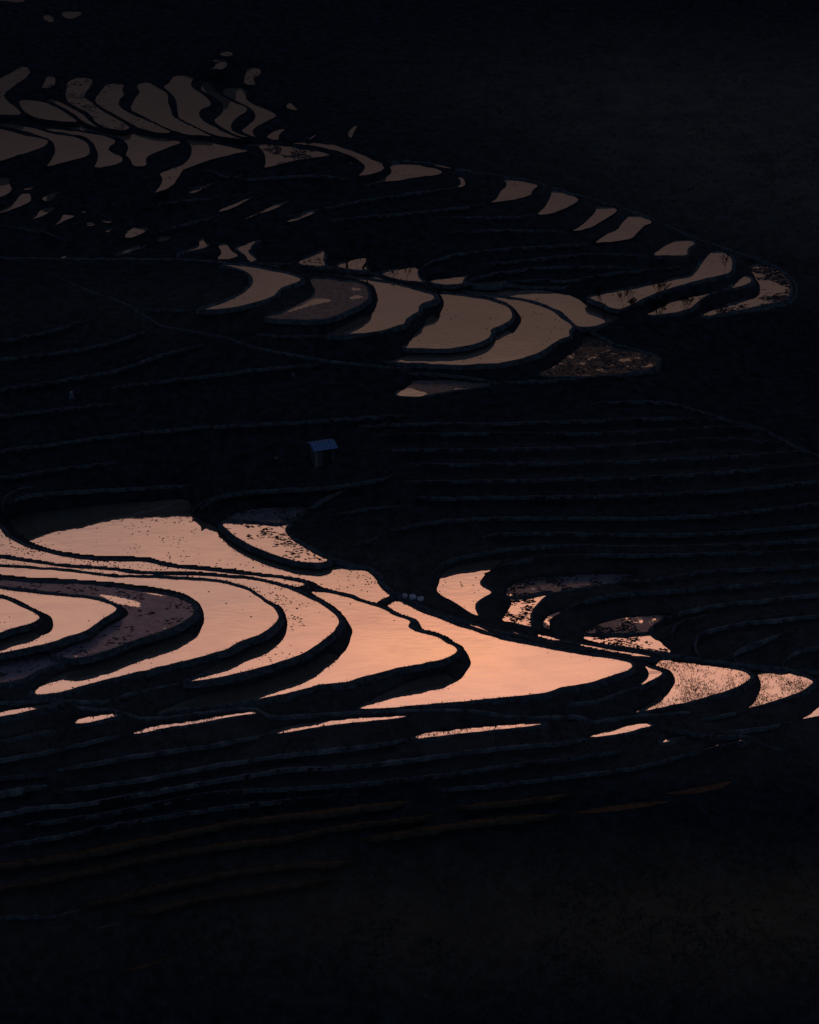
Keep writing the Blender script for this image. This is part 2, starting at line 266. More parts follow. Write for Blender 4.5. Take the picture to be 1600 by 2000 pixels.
# --- middle fan beyond the dark hill
P(0.1, "391,606 412,599 440,590 460,581 480,570 492,557 495,547 490,537 475,527 450,521 430,517 455,517 487,520 512,525 550,532 575,537 591,546 575,554 550,562 540,571 535,580 512,587 475,597 445,603 412,605", "crescent of brown water leftmost in the middle fan", clods=8)
P(-2.0, "500,516 525,515 545,517 562,524 545,523 520,520", "thin lens of water above the leftmost crescent of the middle fan")
P(-0.9, "604,542 637,545 675,551 690,549 710,556 720,567 720,580 712,592 685,605 660,615 650,620 625,625 550,625 512,620 550,614 557,607 587,592 612,580 617,570 610,557", "grey drained mud paddy with smeared puddles in the middle fan", kind='mud', weeds=20,
  puddles=["557,611 575,602 600,592 612,584 630,582 650,587 632,592 600,599 575,607", "680,563 700,562 708,567 695,568", "682,580 700,576 712,580 700,584 685,584"])
P(-2.4, "600,529 650,534 685,539 710,544 735,549 770,554 797,562 822,569 845,575 849,580 845,587 822,594 816,600 819,607 802,617 790,627 792,632 772,639 742,647 722,651 660,654 635,656 650,650 682,634 705,631 717,622 730,610 735,600 739,585 732,562 725,555 697,545 672,540 640,535", "brown paddy with a notched right bund, right of the grey mud in the middle fan", ext=1)
P("top", "685,532 705,534 735,539 757,547 735,546 710,540", "thin streak of water on the bund above the notched brown paddy")
P(-3.95, "857,572 885,575 922,580 960,586 985,595 995,602 1002,615 997,625 980,636 960,642 957,647 960,652 952,662 935,670 910,677 872,682 835,682 777,680 802,672 807,662 822,652 830,642 835,632 852,626 860,612 869,595 865,582", "round ended brown paddy in the centre of the middle fan", ext=1, clods=14)
P(-4.72, "847,565 885,567 922,571 960,577 985,582 1010,586 1035,590 1070,602 1087,612 1097,622 1110,630 1120,639 1112,644 1111,650 1114,656 1095,662 1075,675 1057,687 1025,699 997,706 960,711 910,714 860,712 810,709 745,708 780,705 835,705 885,706 922,699 955,685 967,677 975,664 995,655 1010,644 1020,624 1010,607 997,594 967,584 947,579 910,575 872,570", "long outer brown paddy sweeping under the round ended one in the middle fan", ext=1, clods=26)
P(-4.7, "872,563 935,563 985,562 1035,565 1050,566 1100,574 1125,581 1140,591 1175,604 1187,610 1207,615 1205,622 1187,629 1157,639 1132,640 1125,635 1110,620 1097,609 1085,605 1062,594 1037,586 1000,581 960,574 910,568", "wedge of brown water at the right of the middle fan, behind the crooked small tree", clods=12)
P(-5.9, "1137,656 1162,655 1187,670 1200,685 1237,686 1270,692 1287,702 1280,717 1250,725 1175,734 1125,735 1075,736 1050,730 1075,720 1100,702 1125,685 1140,670", "dark weedy paddy with ragged brown streaks at the lower right of the middle fan", kind='weed', weeds=900, bias=0.2,
  solid=1)
P(-6.2, "770,772 792,757 805,750 807,742 860,740 910,741 947,746 960,752 935,757 885,764 835,772 815,776 785,775", "lone grey paddy with bright corners on the dark slope below the middle fan", kind='mud',
  puddles=["771,772 792,758 806,758 818,764 832,766 836,771 815,775.5 785,774.5", "884,762 912,753 945,750 955,753 934,756 886,763"])
P("top", "582,512 597,505 622,495 636,487 632,500 632,512 637,521 597,520 585,517", "small weedy triangle of water left of the two leaning trees", kind='weed', weeds=60)
P("top", "659,524 662,515 676,512 690,507 722,502 712,518 722,530 702,528 680,526", "patch of water behind the two leaning trees", clods=4)
P("top", "741,535 760,529 785,525 817,521 815,535 820,545 832,552 810,550 772,546", "small pale paddy behind a spindly sapling, right of the two leaning trees", clods=14)
P("top", "836,547 872,544 915,537 904,546 904,556 872,557 840,554", "low wedge of water touching the path, left one of three above the middle fan")
P("top", "925,556 935,552 972,549 987,547 977,558 935,559", "low wedge of water touching the path, middle one of three above the middle fan")
P("top", "1060,561 1082,555 1125,551 1105,559 1095,565", "low wedge of water touching the path, right one of three above the middle fan")
P(-3.7, "1147,580 1187,572 1225,566 1275,555 1325,544 1350,541 1362,530 1370,515 1377,505 1387,495 1400,487 1412,492 1427,500 1430,512 1430,527 1420,536 1387,542 1350,552 1300,566 1275,575 1250,587 1225,600 1200,606 1175,592 1160,586", "long water arm with bare saplings along it at the right spur", clods=20)
P(-4.65, "1261,614 1280,607 1300,592 1337,582 1375,576 1400,570 1425,565 1437,555 1450,540 1460,539 1469,547 1462,555 1437,562 1390,572 1375,580 1360,592 1345,605 1312,612 1275,617", "thinner water arm with bushes standing before it, below the sapling arm", clods=16)
P(-5.3, "1460,510 1475,511 1500,517 1525,530 1542,550 1545,570 1535,587 1500,595 1450,605 1400,615 1372,619 1375,612 1425,597 1450,590 1482,580 1487,562 1475,542 1465,525", "outermost stubbly paddy hooking round the tip of the right spur", kind='weed', weeds=1500, bias=0.7)
P("top", "954,397 972,387 980,372 992,360 980,349 1015,352 1055,360 1047,367 1036,376 1039,382 1015,389 977,395", "first paddy of the stair down the right ridge, forked at its top left", clods=22)
P("top", "1047,421 1062,407 1072,392 1079,377 1072,371 1095,374 1115,379 1130,386 1132,391 1120,400 1100,410 1075,419", "second paddy of the stair down the right ridge, leaf shaped")
P("top", "1110,454 1135,441 1150,427 1167,410 1157,401 1190,404 1205,406 1205,415 1190,424 1165,439 1145,449", "third paddy of the stair down the right ridge, slanting narrow")
P("top", "1156,476 1180,460 1207,449 1215,435 1226,425 1225,419 1252,421 1267,426 1275,436 1257,442 1247,452 1237,465 1222,470 1190,474", "fourth and widest paddy of the stair down the right ridge")
P("top", "1272,501 1285,490 1300,480 1315,472 1335,469 1352,469 1359,477 1342,487 1345,500 1312,500", "fifth paddy of the stair down the right ridge, with a flat lower edge", clods=12)
P("top", "1261,525 1275,520 1315,514 1295,520", "needle of water below the fifth stair paddy")
# --- upper slope, centre
P("top", "555,279 610,279 647,281 665,286 690,295 717,305 727,312 745,317 751,327 747,335 725,341 696,346 707,337 715,326 700,312 677,302 652,294 635,290 610,285", "long hooked paddy curling down at its right end, top centre", clods=8)
P("top", "682,308 694,312 684,325 681,318", "tiny triangle of water inside the long hooked paddy's curl")
P(3.5, "422,277 480,280 535,282 610,292 652,302 635,307 585,312 547,322 512,331 520,320 517,300 507,287 460,282", "speckled weedy paddy tapering right, under the long hooked one", kind='weed', weeds=700, bias=0.1)
P("top", "367,380 375,365 405,360 460,342 495,336 460,347 410,362 385,377", "dull weedy strip running down left from the speckled paddy", kind='weed', weeds=170, bias=0.4)
P("top", "757,320 790,320 827,324 855,329 867,337 852,344 815,347 777,354 740,357 715,364 696,365 740,354 762,342 767,332", "horn shaped paddy right of the long hooked one", clods=10)
P("top", "775,312 805,314 804,316 785,316", "tiny dash of water over the horn shaped paddy")
P("top", "837,320 860,320 877,325 890,331 865,329", "short slanting dash right of the horn shaped paddy")
P("top", "890,344 905,347 910,360 905,366 890,368 901,360 899,350", "thin hook of water at the right of the horn shaped paddy")
P("top", "427,390 450,384 482,371 472,377 445,387", "faint top dash of the four slanting slivers on the dark upper slope")
P("top", "421,416 435,407 472,391 507,379 485,391 460,405 442,412", "second of the four slanting slivers on the dark upper slope")
P("top", "462,437 480,425 510,412 535,399 574,388 565,395 535,410 500,421 477,430", "longest ragged sliver of the four on the dark upper slope", kind='weed', weeds=30)
P("top", "550,436 572,427 592,415 626,407 620,415 597,425 572,434", "lowest smooth sliver of the four on the dark upper slope")
P("top", "342,499 360,494 410,483 401,474 397,470 401,460 392,464 389,472 390,482 370,489", "thin crooked sliver with an upturned end, left of the two bent paddies")
P("top", "424,477 442,472 446,482 455,492 469,500 442,506 421,507 435,494", "left one of two bent paddies above the dark lobe")
P("top", "461,485 485,475 514,464 490,479 491,487 482,491 505,510 485,511 482,500 467,490", "right one of two bent paddies above the dark lobe")
# --- upper slope, left
P(4.2, "-90,240 0,250 37,260 92,272 95,277 87,287 67,295 25,307 0,316 -90,335", "brown paddy at the left edge with a pointed right end, upper left fan")
P(4.1, "-90,228 0,239 37,245 75,251 100,261 150,267 170,277 176,290 175,306 137,315 85,329 100,315 110,295 105,277 95,272 50,257 0,246 -90,237", "sickle paddy second from the left in the upper left fan", clods=8)
P(4.05, "82,250 112,252 162,257 212,267 225,272 225,280 210,290 217,297 240,306 237,320 182,332 191,312 191,297 180,277 162,266 125,261 100,257", "bitten sickle paddy third from the left in the upper left fan", clods=3)
P(3.95, "62,232 160,244 212,255 262,262 350,275 357,280 325,290 287,306 285,315 286,326 260,326 255,312 244,302 254,286 237,271 212,265 175,256 112,249 75,241", "broad arrow shaped paddy fourth from the left in the upper left fan", clods=4)
P(3.8, "357,271 410,277 460,289 490,294 460,301 422,310 385,322 360,331 355,335 350,345 335,367 295,381 310,370 319,350 310,337 350,325 370,312 376,297 370,280", "long tailed paddy hanging down from the right of the upper left fan", clods=40)
P(2.4, "-60,345 0,345 22,347 17,357 25,370 12,382 0,387 -60,398", "notched paddy at the left edge below the upper left fan")
P("top", "41,376 60,377 62,392 50,400 0,419 -60,432 20,405 37,385", "curved water tongue just below the notched left edge paddy")
P("top", "40,371 72,359 62,370", "tiny dark triangle right of the notched left edge paddy")
P("top", "81,392 85,382 130,371 107,382 100,396", "little horn shaped pond, upper one of a pair at far left")
P("top", "70,425 80,407 107,405 105,412 85,422 47,436", "little tapering pond, lower one of a pair at far left")
P("top", "122,417 150,421 135,430 115,437 87,452 110,437 120,427", "boot shaped pond right of the far left pair")
P("top", "169,445 172,430 192,439", "small dark red weedy triangle pond", kind='weed', weeds=14)
P("top", "190,424 207,433 221,430 217,437 205,437", "crooked little glint with an upturned corner")
P("top", "205,455 212,447 225,446 215,451", "tiny glint under the crooked one")
P("top", "155,414 167,409 170,416", "tiniest triangle above the boot shaped pond")
P("top", "244,471 246,447 295,441 290,452", "four sided weedy pond on the dark left slope", kind='weed', weeds=70)
P("top", "305,475 310,460 330,457 335,466 325,472", "roundish weedy pond right of the four sided one", kind='weed', weeds=30)
P("top", "225,499 250,487 295,475 262,489 237,497", "long dull dash below the four sided pond", kind='weed', weeds=30)
P("top", "115,502 137,497 122,506", "tiny glint low on the far left slope")
P(5.2, "-60,155 0,155 5,150 30,137 50,127 62,145 25,170 7,184 12,197 32,210 47,226 0,225 -60,222", "tall paddy at the left edge in the top row, weedy at its peak", kind='weed', weeds=70, bias=0.6)
P(4.6, "35,200 42,194 82,197 112,210 140,227 157,241 100,236 65,230 45,215", "flat wing shaped paddy second in the top row", clods=4)
P(4.4, "87,195 105,194 130,205 162,222 175,237 200,252 180,247 162,237 140,220 112,205", "narrow curved ribbon third in the top row")
P(4.6, "130,170 132,160 155,150 185,155 175,172 162,187 180,200 200,217 230,232 262,254 217,255 190,242 175,222 150,210 127,197", "weedy zigzag paddy fourth in the top row", kind='weed', weeds=260, bias=0.1)
P(4.5, "185,195 195,180 212,160 247,165 237,175 244,185 229,200 240,215 300,240 345,262 282,257 237,232 212,217 190,205", "zigzag paddy fifth in the top row, weedy only at its head", kind='weed', weeds=80, bias=0.8)
P(4.4, "252,215 265,190 275,180 265,166 287,160 312,172 330,185 327,200 335,215 335,227 355,235 400,259 420,267 385,266 352,262 312,245 275,225", "broad clear zigzag paddy sixth in the top row")
P(4.3, "317,170 332,162 335,152 350,145 382,150 372,162 375,172 390,180 410,195 415,206 387,216 392,232 415,245 435,257 485,274 435,269 397,257 360,240 350,232 345,210 344,195 332,180", "tallest clear paddy seventh in the top row")
P(4.35, "401,155 422,157 417,167 422,180 445,195 480,207 484,217 460,232 450,245 455,257 500,272 460,265 430,247 415,235 435,222 437,207 427,195 397,180 392,172", "eighth paddy in the top row, shaped like the letter S")
P(4.3, "435,175 447,170 485,172 479,185 482,197 510,210 547,226 522,237 497,250 492,260 507,272 490,266 467,256 492,240 500,227 492,212 460,197 435,185", "ninth and last large paddy in the top row, barbed at right", clods=4)
P("top", "517,267 545,252 560,251 544,262 545,275 530,274", "small tooth of water right of the barbed paddy")
P("top", "596,275 610,267 622,259 610,272", "faint thorn of water right of the small tooth")
P(5.0, "557,210 565,197 575,207 585,217 567,215", "tiny arrowhead of water floating right of the top row")
P("top", "680,267 682,252 702,242 690,260 687,272", "faint brown hook of water on the black slope at top centre")
P(8.0, "420,107 452,97 457,114", "very faint weedy triangle, upper one over the top row", kind='weed', weeds=50)
P(7.6, "410,116 445,116 442,137 405,137 425,127", "very faint weedy square, lower one over the top row", kind='weed', weeds=110)
P("top", "475,167 480,142 485,130 507,132 511,145 492,155 505,167", "dim ragged pond above the barbed paddy", kind='weed', weeds=50, bias=0.3)
P(5.6, "90,148 107,148 109,165 100,172 78,174 88,160", "small dim pond between the first and fourth of the top row", kind='weed', weeds=20)
P("top", "80,36 92,26 107,37 102,47", "dim kite shaped pond near the top left corner, left of its neighbour")
P("top", "119,30 125,21 162,23 155,32 135,40", "dim shield shaped pond near the top left corner, right of its neighbour")
P("top", "-60,-8 0,0 50,-4 45,7 0,3 -60,2", "faint strip of water touching the very top left corner")

# bunds and path edges that are not the rim of a paddy: (step height in m, width m, material, polyline)
LINES = []
def Lr(h, w, pts, m='b', z=None): LINES.append((h, w, m, z, [tuple(map(float, q.split(','))) for q in pts.split()]))
# hill at right
Lr(0.5, .35, "1150,788 1230,783 1315,785 1400,815 1500,840 1550,872 1600,890 1760,950")
Lr(1.0, .4, "700,832 800,826 1000,827 1300,815 1400,818"); Lr(1.0, .4, "740,850 800,847 950,845 1150,847 1300,840 1425,832 1490,838")
Lr(1.1, .4, "740,880 800,877 950,877 1150,872 1300,865 1400,853 1540,866"); Lr(1.1, .4, "800,907 1000,905 1200,902 1350,895 1450,890 1580,880")
Lr(1.1, .45, "790,940 1000,937 1250,932 1400,922 1600,907 1760,890"); Lr(1.1, .45, "800,972 1000,970 1250,967 1450,955 1600,940 1760,925")
Lr(1.1, .45, "760,1035 800,1025 900,1012 1100,1010 1350,1012 1600,982 1760,965"); Lr(1.0, .5, "940,1050 975,1040 1150,1042 1350,1045 1600,1025 1760,1010")
Lr(1.0, .5, "842,1120 862,1102 900,1087 950,1078 1010,1070 1100,1064 1250,1068 1450,1062 1600,1052 1760,1042")
Lr(1.0, .5, "962,1113 975,1107 1012,1097 1050,1087 1125,1084 1200,1083 1330,1083 1480,1078 1600,1074 1760,1068", 'b')
Lr(0.8, .45, "1200,1138 1300,1128 1400,1112 1600,1105 1760,1098"); Lr(0.9, .5, "1100,1192 1150,1172 1200,1160 1275,1155 1400,1146 1600,1130 1760,1120")
Lr(0.8, .5, "1268,1234 1272,1226 1290,1213 1317,1200 1350,1190 1420,1178 1500,1171 1600,1160 1760,1150", 'p')
Lr(0.7, .5, "1318,1256 1310,1240 1318,1222 1345,1210 1400,1198", 'b')
Lr(0.8, .5, "1372,1286 1358,1270 1357,1252 1365,1238 1385,1231 1425,1222 1475,1212 1525,1210 1600,1200 1760,1190", 'p')
Lr(0.8, .6, "1442,1297 1432,1284 1437,1273 1475,1257 1512,1242 1550,1232", 'p'); Lr(0.8, .6, "1527,1303 1535,1287 1550,1276 1575,1267 1600,1264 1760,1255", 'p')
# path along the foot of the hill
Lr(0, .9, "560,1040 590,1062 640,1090 688,1104 720,1108 745,1124 752,1146 776,1160 800,1174 850,1196 920,1220 1000,1240 1100,1257 1200,1262 1375,1290 1450,1298 1600,1312 1760,1326", 'b')
Lr(0, .6, "800,1178 850,1201 930,1228 1000,1249 1080,1262 1150,1273 1230,1284 1300,1288", 'b')
Lr(0, .5, "905,1213 960,1228 1050,1252 1150,1270 1250,1282", 'b')
# hill at left
Lr(1.0, .4, "-100,890 0,880 75,870 200,852 350,837 450,830 575,825 700,815 800,811"); Lr(0.9, .35, "-100,822 0,812 100,800 200,790 225,787")
Lr(0.9, .35, "-100,938 0,932 75,922 150,910 230,903"); Lr(0, .5, "7,1000 4,985 12,968 28,958 45,953 70,950", 'b')
Lr(1.4, .4, "375,1002 378,992 400,978 450,962 550,955 650,952 750,935 770,925"); Lr(0.6, .6, "562,1018 585,1000 600,993 650,965 680,955", 'b')
Lr(0.4, .6, "680,1070 725,1055 755,1040", 'b'); Lr(0.5, .4, "640,1010 700,995 780,988", 'b'); Lr(0, .4, "674,1066 680,1082 692,1096", 'b')
Lr(0, .45, "115,540 137,553 200,577 260,600 300,628 317,637 362,645 407,651 455,662 487,677 562,690 612,699 650,705 720,712 800,722", 'b')
Lr(0.6, .4, "500,653 560,655 635,656", 'b'); Lr(0, .5, "-60,502 0,503 150,506 300,505 400,509 450,515 520,513 575,517 640,521 700,528 760,541 850,554 1000,556 1100,564", 'b')
Lr(0.7, .4, "250,602 330,604 391,606", 'b'); Lr(1, .35, "-80,672 0,665 60,655 120,640 180,622"); Lr(1, .35, "-80,708 0,700 100,690 200,675 300,640")
Lr(1, .35, "-80,770 0,760 100,745 230,725 300,695 400,672"); Lr(1, .35, "200,762 300,745 425,732 500,720 620,712")
Lr(0.5, .35, "785,727 860,730 922,737 980,748", 'b'); Lr(0.6, .5, "975,746 1050,744 1150,738 1290,725", 'b')
Lr(0.7, .35, "560,425 640,404 715,390 815,375 900,366"); Lr(0.7, .35, "640,432 702,424 790,417 890,406 952,399"); Lr(0.7, .35, "822,530 830,515 865,502 927,490 1040,482 1115,478 1156,476")
Lr(0.7, .35, "940,515 1027,507 1095,500 1180,495 1272,501"); Lr(0.7, .35, "905,552 930,540 1000,528 1100,518 1261,525"); Lr(0.7, .35, "985,552 1050,545 1115,550 1165,537 1260,528 1340,520")
Lr(0.7, .35, "880,452 1000,448 1110,454"); Lr(0.7, .35, "860,425 950,424 1047,421")
Lr(0, .5, "755,315 830,316 890,330 1000,346 1055,358 1140,385 1210,402 1280,430 1350,462 1430,490 1500,512 1540,535 1558,560 1550,590 1500,602 1372,622", 'b')
Lr(0, .5, "1200,622 1150,648 1165,652 1200,672 1240,682 1280,692 1297,706 1275,722", 'b')
Lr(0.7, .35, "400,330 470,352 600,340 700,352"); Lr(0.6, .3, "310,395 360,392 430,384", 'b'); Lr(0.6, .3, "300,455 380,432 430,420", 'b'); Lr(0.6, .3, "0,440 80,450 130,470", 'b')
Lr(0, .5, "16,986 30,974 60,966 100,962 200,956 300,951 374,947", 'b', (-10.0, -12.45))
Lr(0, .5, "392,992 410,980 450,966 550,958 655,955", 'b', (-11.9, -10.9))
# below the fan
Lr(0, .5, "-60,1379 0,1372 75,1369 127,1368 200,1370 225,1365 250,1356 312,1342 350,1334", 'p')
Lr(0, .5, "127,1368 140,1374 162,1384 225,1387 250,1395 275,1403 325,1402 400,1390 450,1384 500,1384 512,1391 537,1401 650,1392 800,1387 937,1387 975,1397 1050,1402 1125,1397 1145,1403 1162,1410 1200,1402 1280,1396 1380,1389", 'p')
Lr(0.8, .5, "1280,1412 1287,1419 1315,1427 1340,1426 1355,1435 1400,1438 1450,1436 1464,1441 1458,1448 1440,1452 1400,1460 1330,1474 1275,1492 1200,1505 1100,1517 950,1535 850,1542", 'b')
Lr(0.5, .4, "1360,1408 1400,1400 1450,1389 1475,1383", 'p'); Lr(0.6, .4, "1387,1432 1475,1425 1550,1409", 'p'); Lr(0, .4, "1464,1441 1490,1455 1530,1465 1555,1478", 'b')
Lr(0, .5, "1080,1378 1162,1370 1200,1357 1245,1341", 'p')
Lr(1.0, .5, "-60,1492 0,1482 50,1476 100,1466 162,1452 212,1440 255,1435", 'p'); Lr(1.0, .5, "112,1502 175,1492 250,1477 325,1467 400,1457 450,1447 520,1435", 'p')
Lr(1.1, .5, "125,1540 200,1534 350,1508 400,1497 500,1482 575,1470 650,1464 730,1454 800,1443", 'p')
Lr(0.8, .5, "-60,1525 0,1520 60,1512 105,1510", 'b'); Lr(0.9, 1.2, "-60,1556 0,1548 50,1538 92,1533", 'p')
Lr(1.1, .5, "-60,1598 0,1590 75,1575 150,1572 250,1555 350,1535 475,1515 570,1499 650,1500 800,1484 950,1462 1100,1450 1150,1442", 'p')
Lr(1.1, .4, "50,1610 200,1590 300,1570 400,1547 550,1540 700,1530 800,1520 925,1505 1000,1492 1100,1482 1225,1465"); Lr(1.1, .4, "0,1652 125,1630 250,1605 400,1580 575,1560 700,1550")
Lr(1.1, 1.0, "-60,1700 0,1690 125,1672 275,1642 450,1607 625,1587 720,1574 800,1565", 'd'); Lr(1.1, .9, "-60,1745 0,1735 150,1705 300,1670 450,1647 550,1640 650,1615 800,1600 850,1590", 'd')
Lr(1.1, .9, "875,1577 1000,1567 1125,1550", 'd'); Lr(1.1, 1.3, "700,1640 800,1625 950,1602 1100,1590", 'd')
Lr(1.0, .8, "150,1770 300,1735 400,1710 550,1690 700,1682", 'd'); Lr(1.0, .7, "250,1785 380,1757 500,1735 650,1720", 'd'); Lr(1.0, .6, "0,1790 110,1789")

# ------------------------------------------------------------------ base land form (heights over bearing / depression)
ROWS = [(-240, 11, 11, 11), (0, 6.7, 6.7, 6.7), (100, 5.6, 5.6, 5.5), (200, 4.5, 4.5, 4.0), (300, 3.4, 3.0, 1.8), (400, 1.1, .5, -1.8), (500, -1.1, -1.5, -4.6),
        (550, -1.8, -3.2, -6), (620, -2.6, -4.0, -7.5), (700, -4.4, -5.4, -10), (750, -5.3, -6.8, -11), (800, -6.8, -6.4, -11), (860, -8.4, -7.6, -10.5),
        (900, -9.6, -8.8, -9.3), (960, -11, -10.5, -10.6), (1050, -12, -12.5, -12.8), (1120, -11.5, -13.3, -14.3), (1200, -8, -13.3, -15.7),
        (1300, -9, -13.5, -16.5), (1400, -10.3, -14.0, -17.5), (1500, -13, -16, -19.3), (1600, -15.4, -17.8, -20.9), (1800, -20.6, -23.3, -26.6),
        (2000, -24.7, -27.6, -31.2), (2240, -29, -32.5, -35.6)]
RY = [r[0] for r in ROWS]
def base(x, y):
    l = np.interp(y, RY, [r[1] for r in ROWS]); c = np.interp(y, RY, [r[2] for r in ROWS]); r_ = np.interp(y, RY, [r[3] for r in ROWS])
    t = np.clip(np.asarray(x, float) / 800, 0, 2)
    return np.where(t < 1, l + (c - l) * t, c + (r_ - c) * (t - 1))
U0, U1, V0, V1, ST = -300.0, 1900.0, -240.0, 2240.0, 2.5
GU = np.arange(U0, U1 + .1, ST); GV = np.arange(V0, V1 + .1, ST)
UU, VV = np.meshgrid(GU, GV); H, Wd = UU.shape
S = base(UU, VV)
# crest of the right hand hill: the ground drops into the valley behind it
crest = np.interp(UU, [1000, 1150, 1315, 1400, 1500, 1600, 1760, 1900], [775, 783, 785, 812, 838, 888, 948, 1000])
lift = np.clip((UU - 900) / 400, 0, 1) * 3.6
S = S + lift * np.where(VV > crest, np.exp(-np.maximum(VV - crest, 0) / 90.0), np.exp(-((VV - crest) / 22.0) ** 2))

def chaikin(p, n=2, closed=True):
    p = np.array(p, float)
    for _ in range(n):
        if closed: q = np.roll(p, -1, 0); p = np.stack([.75 * p + .25 * q, .25 * p + .75 * q], 1).reshape(-1, 2)
        else:
            a, b = p[:-1], p[1:]; m = np.stack([.75 * a + .25 * b, .25 * a + .75 * b], 1).reshape(-1, 2)
            p = np.vstack([p[:1], m, p[-1:]])
    return p
def resample(p, d, closed=True):
    q = np.vstack([p, p[:1]]) if closed else p
    s = np.r_[0, np.cumsum(np.hypot(*np.diff(q, axis=0).T))]; n = max(3, int(s[-1] / d))
    t = np.linspace(0, s[-1], n + 1); t = t[:-1] if closed else t
    return np.stack([np.interp(t, s, q[:, 0]), np.interp(t, s, q[:, 1])], 1)
def inpoly(x, y, p):
    r = np.zeros(x.shape, bool); n = len(p)
    for i in range(n):
        x0, y0 = p[i]; x1, y1 = p[(i + 1) % n]
        if y0 == y1: continue
        c = ((y0 > y) != (y1 > y)); r ^= c & (x < (x1 - x0) * (y - y0) / (y1 - y0) + x0)
    return r
def area(p): q = np.roll(p, -1, 0); return 0.5 * np.sum(p[:, 0] * q[:, 1] - q[:, 0] * p[:, 1])
def polymask(p, pad=0):
    x0, x1 = np.searchsorted(GU, [p[:, 0].min() - 3, p[:, 0].max() + 3]); y0, y1 = np.searchsorted(GV, [p[:, 1].min() - 3, p[:, 1].max() + 3])
    x1 = min(x1, Wd); y1 = min(y1, H)
    return (slice(y0, y1), slice(x0, x1)), inpoly(UU[y0:y1, x0:x1], VV[y0:y1, x0:x1], p)

lab = np.full((H, Wd), -1, int)
for i, q in enumerate(POOLS):
    cx_, cy_ = np.mean(q['pts'], 0); p = chaikin(q['pts'], 2) if (cy_ > 900 and q['ext']) else chaikin(q['pts'], 1)
    per = resample(p, 3.0)
    k = rng.normal(0, 1, len(per)); k = np.convolve(np.r_[k[-4:], k, k[:4]], np.ones(5) / 5, 'same')[4:-4]   # ragged clay edge
    d = np.roll(per, -1, 0) - np.roll(per, 1, 0); d /= np.maximum(np.hypot(*d.T), 1e-6)[:, None]
    amp = 0.9 if len(per) > 40 else 0.4
    q['poly'] = per + np.stack([-d[:, 1], d[:, 0]], 1) * (k * amp)[:, None]
    if q['z'] == 'top': q['z'] = round(float(base(per[:, 0].mean(), per[:, 1].min() + 3)) - .15, 2)
    if q['z'] is None:
        c = per.mean(0); q['z'] = round(float(base(c[0], c[1])), 2)
    if q.get('back'): q['backpoly'] = chaikin([tuple(map(float, t.split(','))) for t in q['back'].split()], 1)
    sl, m = polymask(q['poly']); lab[sl][m] = i
    if 'backpoly' in q:
        sl, m = polymask(q['backpoly']); v = lab[sl]; v[m & (v < 0)] = i
zp = np.array([q['z'] for q in POOLS])
# water running on to the foot of the bank that stands over it
ext = np.full((H, Wd), -1, int); eh = {}
for c in range(Wd):
    col = lab[:, c]; idx = np.nonzero(col >= 0)[0]
    if len(idx) < 2: continue
    g = np.diff(idx); js = np.nonzero(g > 1)[0]
    for j in js:
        a, b = idx[j], idx[j + 1]; A, B = col[a], col[b]
        if A != B and POOLS[B]['ext'] and zp[A] > zp[B] and 4 < g[j] < 40:
            eh.setdefault(B, {})[c] = (b, g[j] * 0.5)
for B, cols in eh.items():
    cs = sorted(cols); st_ = 0
    for k in range(1, len(cs) + 1):
        if k == len(cs) or cs[k] - cs[k - 1] > 3:
            run = cs[st_:k]; st_ = k
            for c in run:
                b, h_ = cols[c]; h_ = min(h_, (c - run[0]) * 0.22 + .5, (run[-1] - c) * 1.2 + .5)
                ext[b - int(round(h_)):b, c] = B

# ------------------------------------------------------------------ solve the ground
def fillgrid(S, fix, val, lam):
    lv = []; f, v, s = fix.astype(float), np.where(fix, val, 0), S
    lv.append((f, v, s))
    while min(f.shape) > 24:
        h, w = f.shape[0] // 2 * 2, f.shape[1] // 2 * 2
        ds = lambda a: a[:h, :w].reshape(h // 2, 2, w // 2, 2).sum((1, 3))
        wsum = ds(f); vv = ds(v * f); s2 = ds(s) / 4
        v = np.where(wsum > 0, vv / np.maximum(wsum, 1e-9), 0); f = (wsum > 0).astype(float); s = s2; lv.append((f, v, s))
    z = lv[-1][2].copy()
    for k in range(len(lv) - 1, -1, -1):
        f, v, s = lv[k]; l2 = lam * 4 ** k
        if z.shape != f.shape:
            zz = np.repeat(np.repeat(z, 2, 0), 2, 1); out = s.copy(); h, w = min(zz.shape[0], f.shape[0]), min(zz.shape[1], f.shape[1]); out[:h, :w] = zz[:h, :w]; z = out
        for it in range(50 if k else 40):
            zz = np.pad(z, 1, 'edge'); n = (zz[2:, 1:-1] + zz[:-2, 1:-1] + zz[1:-1, 2:] + zz[1:-1, :-2] + l2 * s) / (4 + l2)
            z = np.where(f > 0, v, n)
    return z
def edge_of(m):
    p = np.pad(m, 1); return m & ~(p[2:, 1:-1] & p[:-2, 1:-1] & p[1:-1, 2:] & p[1:-1, :-2])
full = np.where(lab >= 0, lab, ext); pool = full >= 0
dil = pool.copy()
fix = pool.copy(); val = np.where(pool, zp[full], 0.0)
ed = np.zeros_like(pool)
for sh in ((1, 0), (-1, 0), (0, 1), (0, -1)): ed |= pool & (np.roll(full, sh, (0, 1)) != full)
Z1 = fillgrid(S, fix, val, 1 / 400.0)
